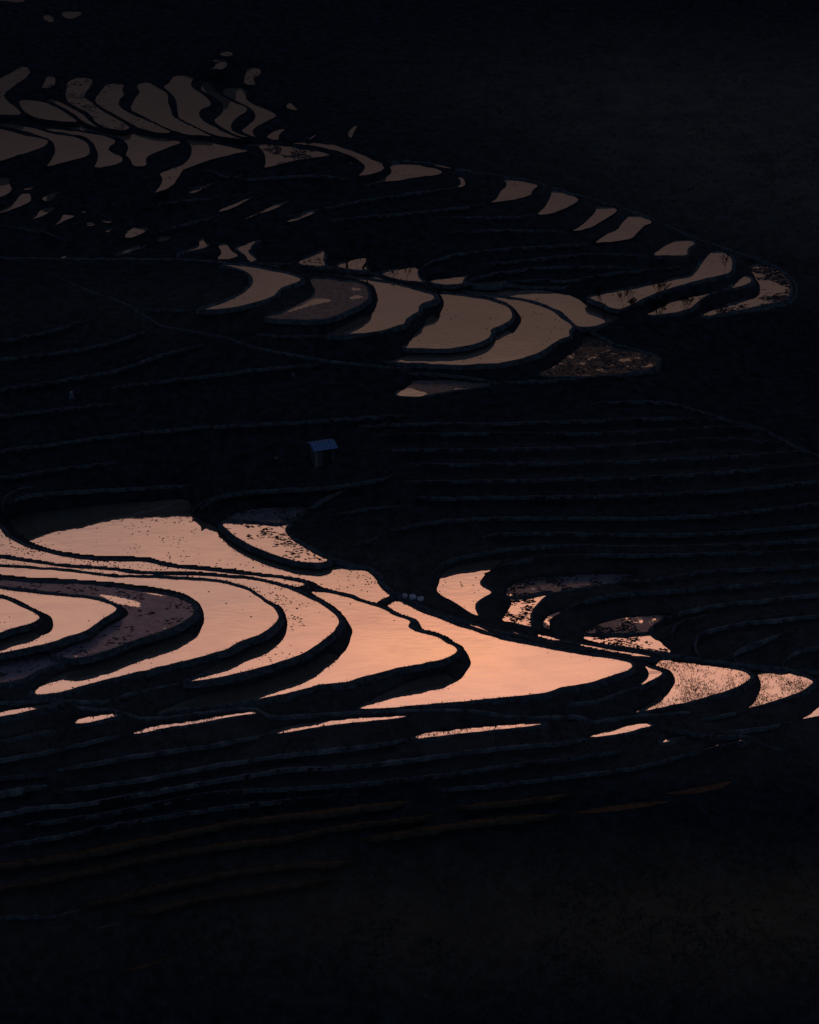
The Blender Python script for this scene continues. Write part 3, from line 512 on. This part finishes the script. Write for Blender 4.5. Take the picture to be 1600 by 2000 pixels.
# terrace steps of the dry fields
def paint(pl, zval, arr_f, arr_v):
    p = np.array(pl)
    j = np.round((p[:, 0] - U0) / ST).astype(int); i = np.round((p[:, 1] - V0) / ST).astype(int)
    ok = (i >= 0) & (i < H) & (j >= 0) & (j < Wd); i, j = i[ok], j[ok]; zv = zval[ok]
    fr = ~pool[i, j]; arr_f[i[fr], j[fr]] = True; arr_v[i[fr], j[fr]] = zv[fr]
def sampZ(Zg, x, y):
    fx = np.clip((np.asarray(x, float) - U0) / ST, 0, Wd - 1.001); fy = np.clip((np.asarray(y, float) - V0) / ST, 0, H - 1.001)
    j = fx.astype(int); i = fy.astype(int); a = fx - j; b = fy - i
    return Zg[i, j] * (1 - a) * (1 - b) + Zg[i, j + 1] * a * (1 - b) + Zg[i + 1, j] * (1 - a) * b + Zg[i + 1, j + 1] * a * b
def smooth1(v, n):
    if len(v) < 5: return v
    k = np.ones(2 * n + 1) / (2 * n + 1); return np.convolve(np.pad(v, n, 'edge'), k, 'valid')
for (h, w, m, z, pts) in LINES:
    p = chaikin(pts, 2, False); r = resample(p, 1.6, False)
    if z is not None:
        paint(r, np.linspace(z[0], z[1], len(r)), fix, val); continue
    zs = smooth1(sampZ(Z1, r[:, 0], r[:, 1]), 25)
    if h > 0:
        n = len(r); e = np.clip(np.minimum(np.arange(n), n - 1 - np.arange(n)) / 22.0, 0.0, 1)
        hh = h * e; dy = hh * 15.5
        paint(r, zs + .5 * hh, fix, val)
        paint(np.stack([r[:, 0], r[:, 1] + dy + 2], 1)[e > .3], (zs - .5 * hh)[e > .3], fix, val)
Zt = fillgrid(S, fix, val, 1 / 900.0)
# pond beds lie under their water, rims stand a little over it
inner = pool & ~ed
Zt = np.where(inner, Zt - 0.30, np.where(pool, Zt - 0.10, Zt))
# rough ground
def vnoise(x, y, s, seed):
    r = np.random.default_rng(seed).random((256, 256)); fx = x / s; fy = y / s
    i = np.floor(fx).astype(int); j = np.floor(fy).astype(int); a = fx - i; b = fy - j; a = a * a * (3 - 2 * a); b = b * b * (3 - 2 * b)
    i0 = i % 256; i1 = (i + 1) % 256; j0 = j % 256; j1 = (j + 1) % 256
    return r[i0, j0] * (1 - a) * (1 - b) + r[i1, j0] * a * (1 - b) + r[i0, j1] * (1 - a) * b + r[i1, j1] * a * b - .5
wx, wy, _ = unproj(UU, VV, Zt)
rough = vnoise(wx, wy, 0.9, 1) * 0.16 + vnoise(wx, wy, 0.35, 2) * 0.09 + vnoise(wx, wy, 4.0, 3) * 0.25
near = pool.astype(float)
for _ in range(6):
    q = np.pad(near, 1, 'edge'); near = np.maximum(near, (q[2:, 1:-1] + q[:-2, 1:-1] + q[1:-1, 2:] + q[1:-1, :-2]) / 4 * 1.0)
Zt = Zt + np.where(pool, 0, rough * np.clip(1 - near * 1.6, 0, 1))
wx, wy, wz = unproj(UU, VV, Zt)

def mesh_obj(name, verts, faces, material, parent=None, smooth=False):
    me = bpy.data.meshes.new(name); me.from_pydata(verts, [], faces); me.update()
    if smooth: me.polygons.foreach_set('use_smooth', [True] * len(me.polygons))
    o = bpy.data.objects.new(name, me); sc.collection.objects.link(o)
    if material: me.materials.append(material)
    if parent: o.parent = parent
    return o
def np_mesh(name, V, F, material, parent=None, smooth=True):
    me = bpy.data.meshes.new(name); V = np.asarray(V, np.float32); F = np.asarray(F, np.int32)
    me.vertices.add(len(V)); me.vertices.foreach_set('co', V.ravel()); k = F.shape[1]
    me.loops.add(F.size); me.loops.foreach_set('vertex_index', F.ravel())
    me.polygons.add(len(F)); me.polygons.foreach_set('loop_start', np.arange(0, F.size, k, dtype=np.int32))
    me.polygons.foreach_set('loop_total', np.full(len(F), k, np.int32)); me.polygons.foreach_set('use_smooth', np.full(len(F), smooth))
    me.update(calc_edges=True); me.validate()
    o = bpy.data.objects.new(name, me); sc.collection.objects.link(o); me.materials.append(material)
    if parent: o.parent = parent
    return o
ids = np.arange(H * Wd).reshape(H, Wd)
F = np.stack([ids[1:, :-1], ids[1:, 1:], ids[:-1, 1:], ids[:-1, :-1]], -1).reshape(-1, 4)
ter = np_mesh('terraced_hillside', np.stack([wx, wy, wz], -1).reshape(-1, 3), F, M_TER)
ter['kind'] = 'structure'
# haze lift painted into the ground colour, far right slope and below the fan
lift_map = np.clip((UU - 620 + (330 - VV) * .3) / 700, 0, 1) * np.clip((560 - VV + (UU - 1300) * .3) / 260, 0, 1) * np.clip((VV - 20) / 160, 0, 1) * 0.55
brn = np.clip((VV - 1600) / 160, 0, 1) * np.clip((2010 - VV) / 180, 0, 1) * (0.25 + 0.45 * np.clip((UU - 300) / 900, 0, 1))  # paler dry soil, with the haze veil painted into its brown
lift_map += 0.22 * np.exp(-((UU - 1300) / 420) ** 2 - ((VV - 900) / 75) ** 2) * (VV > crest)
lift_map += 0.22 * np.exp(-((UU - 350) / 380) ** 2 - ((VV - 600) / 60) ** 2)
cb = ter.data.attributes.new('hazy_earth', 'FLOAT', 'POINT'); cb.data.foreach_set('value', np.clip(brn, 0, 1).astype(np.float32).ravel())
lift_map += 0.30 * np.clip((VV - 980) / 120, 0, 1) * np.clip((1560 - VV) / 90, 0, 1) * np.clip(1 - near, 0, 1)  # paler ground round the fan, painted in place of stronger ambient light
ca = ter.data.attributes.new('painted_lift', 'FLOAT', 'POINT'); ca.data.foreach_set('value', np.clip(lift_map, 0, 1).astype(np.float32).ravel())

# ------------------------------------------------------------------ bunds
PROF = [(-0.10, -0.12), (0.0, 0.05), (0.14, 0.13), (0.42, 0.14), (0.60, 0.02), (0.80, -0.45)]
def sweep(pts3, side, scale=1.0, prof=PROF, wob=0.05):
    """pts3 Nx3, side Nx2 unit vectors pointing outward; returns verts, quads"""
    n = len(pts3); V = []; k = len(prof)
    hn = smooth1(rng.normal(0, 1, n), 2) * wob; lw = smooth1(rng.normal(0, 1, n), 9) * .8
    for (o, h) in prof:
        V.append(np.stack([pts3[:, 0] + side[:, 0] * (o * scale * (1 + lw * (o > .2)) + hn * .6), pts3[:, 1] + side[:, 1] * (o * scale * (1 + lw * (o > .2)) + hn * .6), pts3[:, 2] + h + hn * .6], 1))
    V = np.stack(V, 1).reshape(-1, 3)
    F = [(i * k + j, i * k + j + 1, (i + 1) * k + j + 1, (i + 1) * k + j) for i in range(n - 1) for j in range(k - 1)]
    return V, F

# ------------------------------------------------------------------ paddies
def tufts(P3, h, w, n=3, lean=0.25):
    V = []; F = []
    for (x, y, z) in P3:
        for _ in range(n):
            a = rng.uniform(0, 6.283); hh = h * rng.uniform(.6, 1.25); lx, ly = rng.normal(0, lean * hh, 2); ox, oy = rng.normal(0, w * .7, 2); c, s = math.cos(a) * w / 2, math.sin(a) * w / 2
            b = len(V); V += [(x + ox - c, y + oy - s, z - .05), (x + ox + c, y + oy + s, z - .05), (x + ox + lx + c * .3, y + oy + ly + s * .3, z + hh)]; F.append((b, b + 1, b + 2))
    return V, F
def mats(P3, r0, r1, h):
    V = []; F = []
    for (x, y, z) in P3:
        r = rng.uniform(r0, r1); k = 7; b = len(V); st = rng.uniform(.5, 1.0); rot = rng.uniform(-.35, .35)
        for i in range(k):
            a = 6.283 * i / k; rr = r * rng.uniform(.55, 1.2); dx, dy = rr * math.cos(a) * 1.25, rr * math.sin(a) * st
            V.append((x + dx * math.cos(rot) - dy * math.sin(rot), y + dx * math.sin(rot) + dy * math.cos(rot), z - .02))
        V.append((x, y, z + h * rng.uniform(.5, 1.4)))
        F += [(b + i, b + (i + 1) % k, b + k) for i in range(k)]
    return V, F
def scatter(q, n, dens=None):
    p = q['poly']; wp = np.stack(unproj(p[:, 0], p[:, 1], q['z'])[:2], 1); x0, y0 = wp.min(0); x1, y1 = wp.max(0); out = []
    for _ in range(40):
        x = rng.uniform(x0, x1, 4000); y = rng.uniform(y0, y1, 4000); ok = inpoly(x, y, wp)
        if dens is not None: ok &= rng.random(4000) < dens(x, y, (y - y0) / max(y1 - y0, .1), (x - x0) / max(x1 - x0, .1))
        out += list(zip(x[ok], y[ok]))
        if len(out) >= n: break
    return [(a, b, q['z']) for a, b in out[:n]]
GROUP = 'rice paddies stepping down the terraced hillside'
paddies = []
for i, q in enumerate(POOLS):
    z = q['z']; p = q['poly']
    kind = q['kind']; c = p.mean(0); org = at(c[0], c[1], z)
    nm = {'clear': 'flooded_paddy', 'stub': 'flooded_paddy', 'weed': 'flooded_paddy', 'mud': 'muddy_paddy', 'mud2': 'muddy_paddy'}[kind]
    root = bpy.data.objects.new(nm, None); sc.collection.objects.link(root); root.location = org
    root['label'] = q['label']; root['category'] = 'rice paddy'; root['group'] = GROUP
    q['root'] = root
    def loc(V): V = np.asarray(V, float); return V - np.array(org)
    def flat(pp, zz):
        x, y, _ = unproj(pp[:, 0], pp[:, 1], zz); vs = [Vector((a, b, zz)) for a, b in zip(x, y)]
        tri = tessellate_polygon([vs]); return np.array([[v.x, v.y, v.z] for v in vs]), [tuple(t) for t in tri]
    V, Fs = flat(p, z); V = list(map(tuple, V)); Fs = list(Fs)
    if 'backpoly' in q:
        V2, F2 = flat(q['backpoly'], z - .008); b = len(V); V += list(map(tuple, V2)); Fs += [tuple(k + b for k in t) for t in F2]
    if q['ext']:
        em = ext == i
        if em.any():
            # strip of water in the shade of the bank, a cell row at a time
            em2 = em.copy()
            for s_ in (1, 2, 3): em2 |= np.roll(em, s_, 0) | np.roll(em, -s_, 0)
            em2 |= np.roll(em2, 1, 1) | np.roll(em2, -1, 1)
            em2 &= em | (lab == i) | (Zt > z + .06)
            for r in np.nonzero(em2.any(1))[0]:
                cs = np.nonzero(em2[r])[0]; brk = np.nonzero(np.diff(cs) > 1)[0]; st = np.r_[cs[0], cs[brk + 1]]; en = np.r_[cs[brk], cs[-1]]
                for a, e in zip(st, en):
                    u0, u1 = GU[a] - ST / 2, GU[e] + ST / 2; v0, v1 = GV[r] - ST / 2, GV[r] + ST / 2
                    xx, yy, _ = unproj([u0, u1, u1, u0], [v1, v1, v0, v0], z - .008); b = len(V)
                    V += [(xx[k], yy[k], z - .008) for k in range(4)]; Fs.append((b, b + 1, b + 2, b + 3))
    mat_ = {'clear': M_WATER, 'stub': M_WATER, 'weed': M_WATER, 'mud': M_MUD, 'mud2': M_MUD2}[kind]
    if kind == 'mud' and c[1] < 900: mat_ = M_MUDG
    if kind == 'mud' and c[1] > 900 and c[0] > 420: mat_ = M_MUDR
    if q.get('solid'): mat_ = M_MUDW
    sname = 'mud_bed' if kind in ('mud', 'mud2') else 'water_surface'
    o = mesh_obj(sname, [tuple(v) for v in loc(V)], Fs, mat_, root)
    # make every face look up
    me = o.data
    import bmesh
    bm = bmesh.new(); bm.from_mesh(me)
    for f in bm.faces:
        f.normal_update()
        if f.normal.z < 0: f.normal_flip()
    bm.to_mesh(me); bm.free()
    for pd in q.get('puddles', []):
        pp = resample(chaikin([tuple(map(float, t.split(','))) for t in pd.split()], 1), 2.0); pp = pp + rng.normal(0, 1.0, pp.shape) * (1.0, .7)
        V3, F3 = flat(pp, z + .012); F3 = [t if (V3[t[1]][0] - V3[t[0]][0]) * (V3[t[2]][1] - V3[t[0]][1]) - (V3[t[1]][1] - V3[t[0]][1]) * (V3[t[2]][0] - V3[t[0]][0]) > 0 else t[::-1] for t in F3]
        mesh_obj('puddle', [tuple(v) for v in loc(V3)], F3, M_WATER, root)
    # rim
    if kind != 'mud2' and not q.get('lim'):
        x, y, _ = unproj(p[:, 0], p[:, 1], z); w2 = np.stack([x, y], 1)
        if area(w2) < 0: w2 = w2[::-1]
        w2 = resample(w2, 0.28); n = len(w2)
        w2 = (np.roll(w2, 1, 0) + w2 * 2 + np.roll(w2, -1, 0)) / 4
        t = np.roll(w2, -2, 0) - np.roll(w2, 2, 0); t /= np.maximum(np.hypot(*t.T), 1e-6)[:, None]; side = np.stack([t[:, 1], -t[:, 0]], 1)
        o1 = w2 + side * 0.9; px, py = proj(o1[:, 0], o1[:, 1], np.full(n, z)); zt = sampZ(Zt, px, py)
        li = sampZ(lab.astype(float), px, py)
        okb = (zt < z + 0.12) | (o1[:, 1] < w2[:, 1] - .35)
        own = (full[np.clip(((py - V0) / ST).round().astype(int), 0, H - 1), np.clip(((px - U0) / ST).round().astype(int), 0, Wd - 1)] == i)
        okb = okb & (zt < z + .45) & ~own
        # drop short runs
        runs = []; s = 0
        if okb.all(): runs = [np.r_[np.arange(n), 0]]
        elif okb.any():
            st = int(np.nonzero(~okb)[0][0]); order = (np.arange(n) + st) % n; cur = []
            for k in order:
                if okb[k]: cur.append(k)
                else:
                    if len(cur) > 5: runs.append(np.array(cur))
                    cur = []
            if len(cur) > 5: runs.append(np.array(cur))
        sc_ = 0.85 if c[1] > 900 else (0.7 if c[1] > 480 else 0.5)
        if n < 120: sc_ *= 0.7
        gr = []
        for r in runs:
            if len(r) < 12: continue
            pts = np.column_stack([w2[r], np.full(len(r), z)]); v, f = sweep(pts, side[r], sc_)
            mesh_obj('bund', [tuple(v_) for v_ in loc(v)], f, M_BUND if c[1] > 480 else M_TER, root, True)
            if c[1] > 900:
                gr += [(pts[k, 0] + side[r[k], 0] * o_ * sc_, pts[k, 1] + side[r[k], 1] * o_ * sc_, z + .10) for k in range(len(r)) for o_ in (rng.uniform(-.03, .12), rng.uniform(.4, .75)) if rng.random() < .42 + .9 * vnoise(pts[k:k+1, 0] + 500, pts[k:k+1, 1] + 500, 2.2, 77)[0]]
        if gr:
            v, f = tufts(gr, .13, .09, 2, .7); mesh_obj('bund_grass', [tuple(a) for a in loc(v)], f, M_GRASS, root)['kind'] = 'stuff'
    ns = lambda x, y, s, sd: vnoise(np.asarray(x) + 500, np.asarray(y) + 500, s, sd)
    if kind == 'stub' and q.get('tufts'):
        pts = scatter(q, q['tufts'], lambda x, y, t, s: np.clip(.5 + 1.1 * ns(x, y, 3.0, 11) + 0.5 * ns(x, y, 1.0, 12) - (s > .86) * .4 - (s < .12) * .25, .03, 1))
        v, f = tufts(pts, .15, .07, 2, .5); mesh_obj('stubble', [tuple(a) for a in loc(v)], f, M_STUB, root)['kind'] = 'stuff'
    if kind in ('weed', 'mud') and q.get('weeds'):
        bi = q.get('bias', 0.3)
        sol = .35 if q.get('solid') else 0
        pts = scatter(q, q['weeds'], lambda x, y, t, s: np.clip(.15 + sol + bi * (t - .35) + 2.6 * ns(x, y, 1.6, 21) + 1.2 * ns(x, y, .6, 22), .0, 1))
        v, f = mats(pts, .10, .34, .05)
        o = mesh_obj('weeds', [tuple(a) for a in loc(v)], f, M_WEED, root); o['kind'] = 'stuff'
    if q.get('clods'):
        pts = scatter(q, q['clods'], lambda x, y, t, s: np.clip(.25 + 2.0 * ns(x, y, 2.5, 31), .02, 1))
        v, f = mats(pts, .06, .17, .07); mesh_obj('clods', [tuple(a) for a in loc(v)], f, M_WEED, root)['kind'] = 'stuff'

# ------------------------------------------------------------------ bunds and paths of the dry terraces
LP = [(-.5, -.25), (-.42, .02), (-.2, .09), (.2, .09), (.42, .02), (.5, -.3)]
for (h, w, m, z, pts) in LINES:
    r = resample(chaikin(pts, 2, False), 4.0, False)
    r = r + np.stack([np.zeros(len(r)), smooth1(rng.normal(0, 1, len(r)), 2) * 1.2], 1)
    zs = smooth1(sampZ(Zt, r[:, 0], r[:, 1] - 1.5), 3) + .02
    x, y, _ = unproj(r[:, 0], r[:, 1], zs); P3 = np.column_stack([x, y, zs])
    t = np.gradient(P3[:, :2], axis=0); t /= np.maximum(np.hypot(*t.T), 1e-6)[:, None]; side = np.stack([t[:, 1], -t[:, 0]], 1)
    n_ = len(P3); tp = np.clip(np.minimum(np.arange(n_), n_ - 1 - np.arange(n_)) / 14.0, .12, 1) * (1 + 1.6 * smooth1(rng.normal(0, .35, n_), 6))
    V, Fq = sweep(P3, side * tp[:, None], w * 1.0, LP, .06)
    o = mesh_obj({'b': 'earth_bund', 'p': 'footpath', 'd': 'terrace_edge'}[m], [tuple(v) for v in V], Fq, {'b': M_BUND, 'p': M_PATH, 'd': M_MUD2}[m], None, True)
    o['kind'] = 'structure'

# rank grass over the banks and dry fields
n_ = 60000; gu = rng.uniform(-60, 1660, n_); gv = rng.uniform(-30, 2030, n_)
gi = ((gv - V0) / ST).round().astype(int); gj = ((gu - U0) / ST).round().astype(int)
gz = sampZ(Zt, gu, gv); gx, gy, _ = unproj(gu, gv, gz)
ok = (near[gi, gj] < .3) & (rng.random(n_) < np.clip(.35 + 2.2 * vnoise(gx + 900, gy + 900, 3.5, 61) + 1.0 * vnoise(gx + 900, gy + 900, 1.1, 62), .02, 1))
v, f = tufts(list(zip(gx[ok], gy[ok], gz[ok])), .26, .16, 3, .6)
np_mesh('grass_tufts', v, f, M_GRASS, None, False)['kind'] = 'stuff'

# ------------------------------------------------------------------ single things
def new_thing(name, loc, label, cat, group=None, rz=0):
    o = bpy.data.objects.new(name, None); sc.collection.objects.link(o); o.location = loc; o.rotation_euler = (0, 0, rz)
    o['label'] = label; o['category'] = cat
    if group: o['group'] = group
    return o
def ground_at(px, py):
    z = float(sampZ(Zt, px, py)); return at(px, py, z)
def boxv(x0, x1, y0, y1, z0, z1):
    return [(x0, y0, z0), (x1, y0, z0), (x1, y1, z0), (x0, y1, z0), (x0, y0, z1), (x1, y0, z1), (x1, y1, z1), (x0, y1, z1)], \
           [(3, 2, 1, 0), (4, 5, 6, 7), (0, 1, 5, 4), (1, 2, 6, 5), (2, 3, 7, 6), (3, 0, 4, 7)]
class MB:
    def __init__(s): s.V = []; s.F = []
    def add(s, vf): b = len(s.V); s.V += vf[0]; s.F += [tuple(i + b for i in f) for f in vf[1]]; return s
    def box(s, *a): return s.add(boxv(*a))
    def tube(s, a, b, r0, r1, k=6):
        a, b = Vector(a), Vector(b); d = (b - a).normalized(); u = d.orthogonal().normalized(); v = d.cross(u); V = []
        for c, r in ((a, r0), (b, r1)):
            for i in range(k): V.append(tuple(c + (u * math.cos(6.2832 * i / k) + v * math.sin(6.2832 * i / k)) * r))
        F = [(i, (i + 1) % k, k + (i + 1) % k, k + i) for i in range(k)] + [tuple(range(k))[::-1], tuple(range(k, 2 * k))]
        return s.add((V, F))
    def make(s, name, m, parent=None, smooth=False): return mesh_obj(name, s.V, s.F, m, parent, smooth)
def plain(name, col, rough=.6, n=.15, sc_=6):
    m = mat(name); T = NT(m); g = T.add('ShaderNodeNewGeometry').outputs['Position']
    c = ramp2(T, noise(T, g, sc_, 4, .6), .3, tuple(v * (1 - n * 2) for v in col), .7, tuple(min(1, v * (1 + n)) for v in col))
    b = T.add('ShaderNodeBsdfPrincipled', Roughness=rough); T.l.new(c, b.inputs['Base Color']); T.l.new(b.outputs[0], T.out.inputs[0]); return m
M_ROOF = plain('blue_sheet', (0.006, 0.15, 0.40), .5); M_WALL = plain('grey_board', (0.09, 0.10, 0.11), .8); M_POST = plain('pale_concrete', (0.22, 0.22, 0.20), .8)
M_DARK = plain('dark_opening', (0.02, 0.02, 0.025), .9); M_CLOTH = plain('white_plastic', (0.62, 0.60, 0.68), .6, .1, 3); M_BLUECL = plain('blue_tarp', (0.14, 0.19, 0.26), .6)

# hut
g = ground_at(630, 899)
hut = new_thing('field_hut', g, 'tiny field hut with a bright blue sloping sheet roof on the dark hillside', 'hut', None, math.radians(20))
t_ = .06; hw, hd, hz = 1.22, 1.0, 1.95
MB().box(-hw, -.25, -hd, -hd + t_, -.5, hz).box(.95, hw, -hd, -hd + t_, -.5, hz).box(-.25, .95, -hd, -hd + t_, 1.75, hz).box(-hw, hw, hd - t_, hd, -.5, hz + .25) \
    .box(-hw, -hw + t_, -hd + t_, hd - t_, -.5, hz + .1).box(hw - t_, hw, -hd + t_, hd - t_, -.5, hz + .1).make('wall', M_WALL, hut)
MB().box(-hw - .05, -hw + .30, -hd - .05, -hd - .003, -.5, hz - .02).make('corner_post', M_POST, hut)
MB().box(-.24, .94, -hd + .02, -hd + .05, -.45, 1.74).make('door', M_DARK, hut)
rf = MB()
for sgn, (ya, za, yb, zb) in enumerate([(-1.35, 1.93, .15, 2.42), (.15, 2.42, 1.35, 2.10)]):
    n = 14
    for k in range(n):
        xa = -1.55 + 3.15 * k / n; xb = -1.55 + 3.15 * (k + 1) / n; r1 = .03 if k % 2 else 0
        V = [(xa, ya, za + r1), (xb, ya, za + .03 - r1), (xb, yb, zb + .03 - r1), (xa, yb, zb + r1)]; V += [(x, y, z - .035) for x, y, z in V]
        rf.add((V, [(0, 1, 2, 3), (7, 6, 5, 4), (0, 4, 5, 1), (1, 5, 6, 2), (2, 6, 7, 3), (3, 7, 4, 0)]))
rf.make('roof', M_ROOF, hut)

# crumpled white sacks beside the path
def sack(px, py, w, h, label, name='white_sack', m=M_CLOTH, cat='sack', grp='white sacks left beside the path'):
    g = ground_at(px, py); o = []; V = []; F = []
    nu, nv = 12, 7
    for j in range(nv):
        v = j / (nv - 1); r = math.sin(math.pi * (0.12 + .84 * (1 - v) ** .8)) if v < 1 else 0.03
        for i in range(nu):
            a = 6.2832 * i / nu; cx, cy = math.cos(a), math.sin(a); sq = 1 / max(abs(cx), abs(cy)) ** .6; k = rng.uniform(.88, 1.1)
            V.append((cx * sq * r * w / 2 * k, cy * sq * r * w * .38 * k, -.12 + v * h * (1 + .1 * rng.normal()) + .12 * v))
    for j in range(nv - 1):
        for i in range(nu): F.append((j * nu + i, j * nu + (i + 1) % nu, (j + 1) * nu + (i + 1) % nu, (j + 1) * nu + i))
    F.append(tuple(range((nv - 1) * nu, nv * nu)))
    ob = mesh_obj(name, V, F, m); ob.location = g; ob.rotation_euler = (0, 0, rng.uniform(-.4, .4)); ob['label'] = label; ob['category'] = cat
    if grp: ob['group'] = grp
    return ob
sack(791, 1169, .62, .62, 'leftmost white sack of three standing beside the path'); sack(806, 1172, .85, .70, 'middle and widest white sack of three standing beside the path')
sack(821.5, 1175, .80, .62, 'rightmost white sack of three standing beside the path')
sack(573, 737, .36, .62, 'pale blue grey bundle standing alone on the dark upper slope', 'grey_bundle', M_BLUECL, 'bundle', None)
sack(539.5, 896, .6, .22, 'small pale stone lying left of the blue roofed hut', 'pale_stone', M_WALL, 'stone', None)
# little tent of cloth at far left
g = ground_at(139.5, 776); tn = MB(); w, h, d = .34, .68, .5
V = [(-w, -d, -.1), (w, -d, -.1), (.18, -d * .8, h), (-.12, -d * .8, h), (-w, d, -.1), (w, d, -.1), (.15, d * .8, h), (-.1, d * .8, h)]
tn.add((V, [(0, 1, 2, 3), (1, 5, 6, 2), (5, 4, 7, 6), (4, 0, 3, 7), (3, 2, 6, 7)])).box(-.03, .03, -d - .04, -d - .01, -.1, h + .12)
o = tn.make('cloth_shelter', M_BLUECL); o.location = g; o['label'] = 'tiny pale cloth shelter far left on the dark slope'; o['category'] = 'shelter'
# stick with a clump
g = at(332, 1090, -13.3); st = MB().tube((0, 0, -.2), (.02, 0, .55), .022, .015); v, f = mats([(0, 0, 0)], .15, .16, .12); st.add((v, f))
o = st.make('marker_stick', M_BARK); o.location = g; o['label'] = 'thin stick standing in a clod in the dusky pink paddy'; o['category'] = 'stick'
# low net fence across the small wedge
a = at(1268, 1314, -14.8); b = at(1294, 1312, -14.8); fb = MB()
root = new_thing('net_fence', a, 'low net on stakes across the small orange wedge of water', 'fence')
n = 9
for k in range(n + 1):
    p = (b - a) * (k / n); MB().tube(p + Vector((0, 0, -.2)), p + Vector((rng.normal(0, .02), 0, .20)), .018, .014, 5).make('stake', M_BARK, root)
for k in range(n):
    p, q_ = (b - a) * (k / n), (b - a) * ((k + 1) / n); fb.tube(p + Vector((0, 0, .17)), (p + q_) / 2 + Vector((0, 0, .13)), .012, .012, 4).tube((p + q_) / 2 + Vector((0, 0, .13)), q_ + Vector((0, 0, .17)), .012, .012, 4)
    fb.tube(p + Vector((0, 0, .05)), q_ + Vector((0, 0, .06)), .01, .01, 4)
fb.make('netting', M_BARK, root)

# bare trees
def tree(px, py, h, seed, label, cat='tree', name='bare_tree', spread=.55, lean=(0, 0), stems=1, r0=.07, depth=5, crown0=.4, z=None, grp='bare winter trees on the bunds'):
    rd = random.Random(seed); g = ground_at(px, py) if z is None else at(px, py, z)
    root = new_thing(name, g, label, cat, grp)
    tr, cw = MB(), MB()
    def grow(p, d, ln, r, lv, mb):
        segs = 3; q = p
        for s in range(segs):
            d = (d + Vector((rd.gauss(0, .13), rd.gauss(0, .13), rd.gauss(.03, .06)))).normalized(); n = q + d * ln / segs
            mb.tube(q, n, r * (1 - .25 * s / segs), r * (1 - .25 * (s + 1) / segs), 6 if lv < 2 else 4); q = n
            if lv > 0 and lv < depth and s == 1: br(q, d, ln, r, lv)
        if lv < depth: br(q, d, ln, r * .75, lv); br(q, d, ln, r * .75, lv)
    def br(q, d, ln, r, lv):
        a = rd.uniform(0, 6.283); sd = Vector((math.cos(a), math.sin(a) * .8, rd.uniform(.0, .5))) * spread
        grow(q, (d + sd).normalized(), ln * rd.uniform(.6, .85), max(r * rd.uniform(.5, .7), .024), lv + 1, cw)
    for s in range(stems):
        a = 6.283 * s / max(stems, 1); d = Vector((lean[0] + (math.cos(a) * .45 if stems > 1 else 0), lean[1] + (math.sin(a) * .3 if stems > 1 else 0), 1)).normalized()
        p = Vector((0, 0, -.25)); ln = h * crown0
        grow(p, d, ln, r0, 0, tr)
    tr.make('trunk', M_BARK, root); cw.make('crown', M_BARK, root)
    return root
tree(680, 527, 4.3, 3, 'left one of two dark leaning trees by the middle path, trunk bowed left', lean=(-.25, 0), r0=.19, crown0=.38, z=-2.1)
tree(704, 529, 4.3, 8, 'right one of two dark leaning trees by the middle path, slanting right', lean=(.55, 0), r0=.18, crown0=.38, z=-2.15)
tree(773, 547, 1.9, 5, 'spindly upright sapling standing in the small pale paddy', name='bare_sapling', cat='sapling', r0=.035, depth=4, z=-2.9)
tree(796, 548, 2.0, 15, 'fainter crooked sapling right of the spindly upright one', name='bare_sapling', cat='sapling', r0=.03, depth=4, z=-2.9, lean=(-.1, 0))
tree(1183, 631, 5.0, 12, 'crooked small tree in front of the brown wedge, left of the right spur', r0=.075, depth=5, lean=(.08, 0), z=-4.8)
tree(1212, 613, 3.2, 21, 'spreading little tree just right of the crooked small tree', r0=.05, depth=5, spread=.8, lean=(.25, 0))
tree(1284, 584, 2.6, 9, 'fan shaped bush on the bank of the long water arm', name='bare_bush', cat='bush', stems=4, r0=.03, depth=4, spread=.4, grp='bare bushes by the water arms')
tree(1236, 603, 1.5, 10, 'low tangled bush left of the fan shaped one', name='bare_bush', cat='bush', stems=4, r0=.03, depth=4, spread=.9, grp='bare bushes by the water arms')
tree(1284, 618, 2.2, 31, 'dense bush at the left end of the thinner water arm', name='bare_bush', cat='bush', stems=4, r0=.035, depth=5, spread=.7, grp='bare bushes by the water arms')
tree(1341, 603, 1.9, 33, 'round twiggy bush at the right of the thinner water arm', name='bare_bush', cat='bush', stems=5, r0=.025, depth=4, spread=.5, grp='bare bushes by the water arms')
tree(1415, 537, 3.0, 41, 'slim sapling with a long slanting branch in the tip of the water arm', name='bare_sapling', cat='sapling', r0=.03, depth=4, spread=.5, lean=(0, 0))
tree(1372, 600, 1.5, 51, 'small scrubby bush at the water edge, rightmost of the bushes', name='bare_bush', cat='bush', stems=3, r0=.02, depth=4, grp='bare bushes by the water arms')
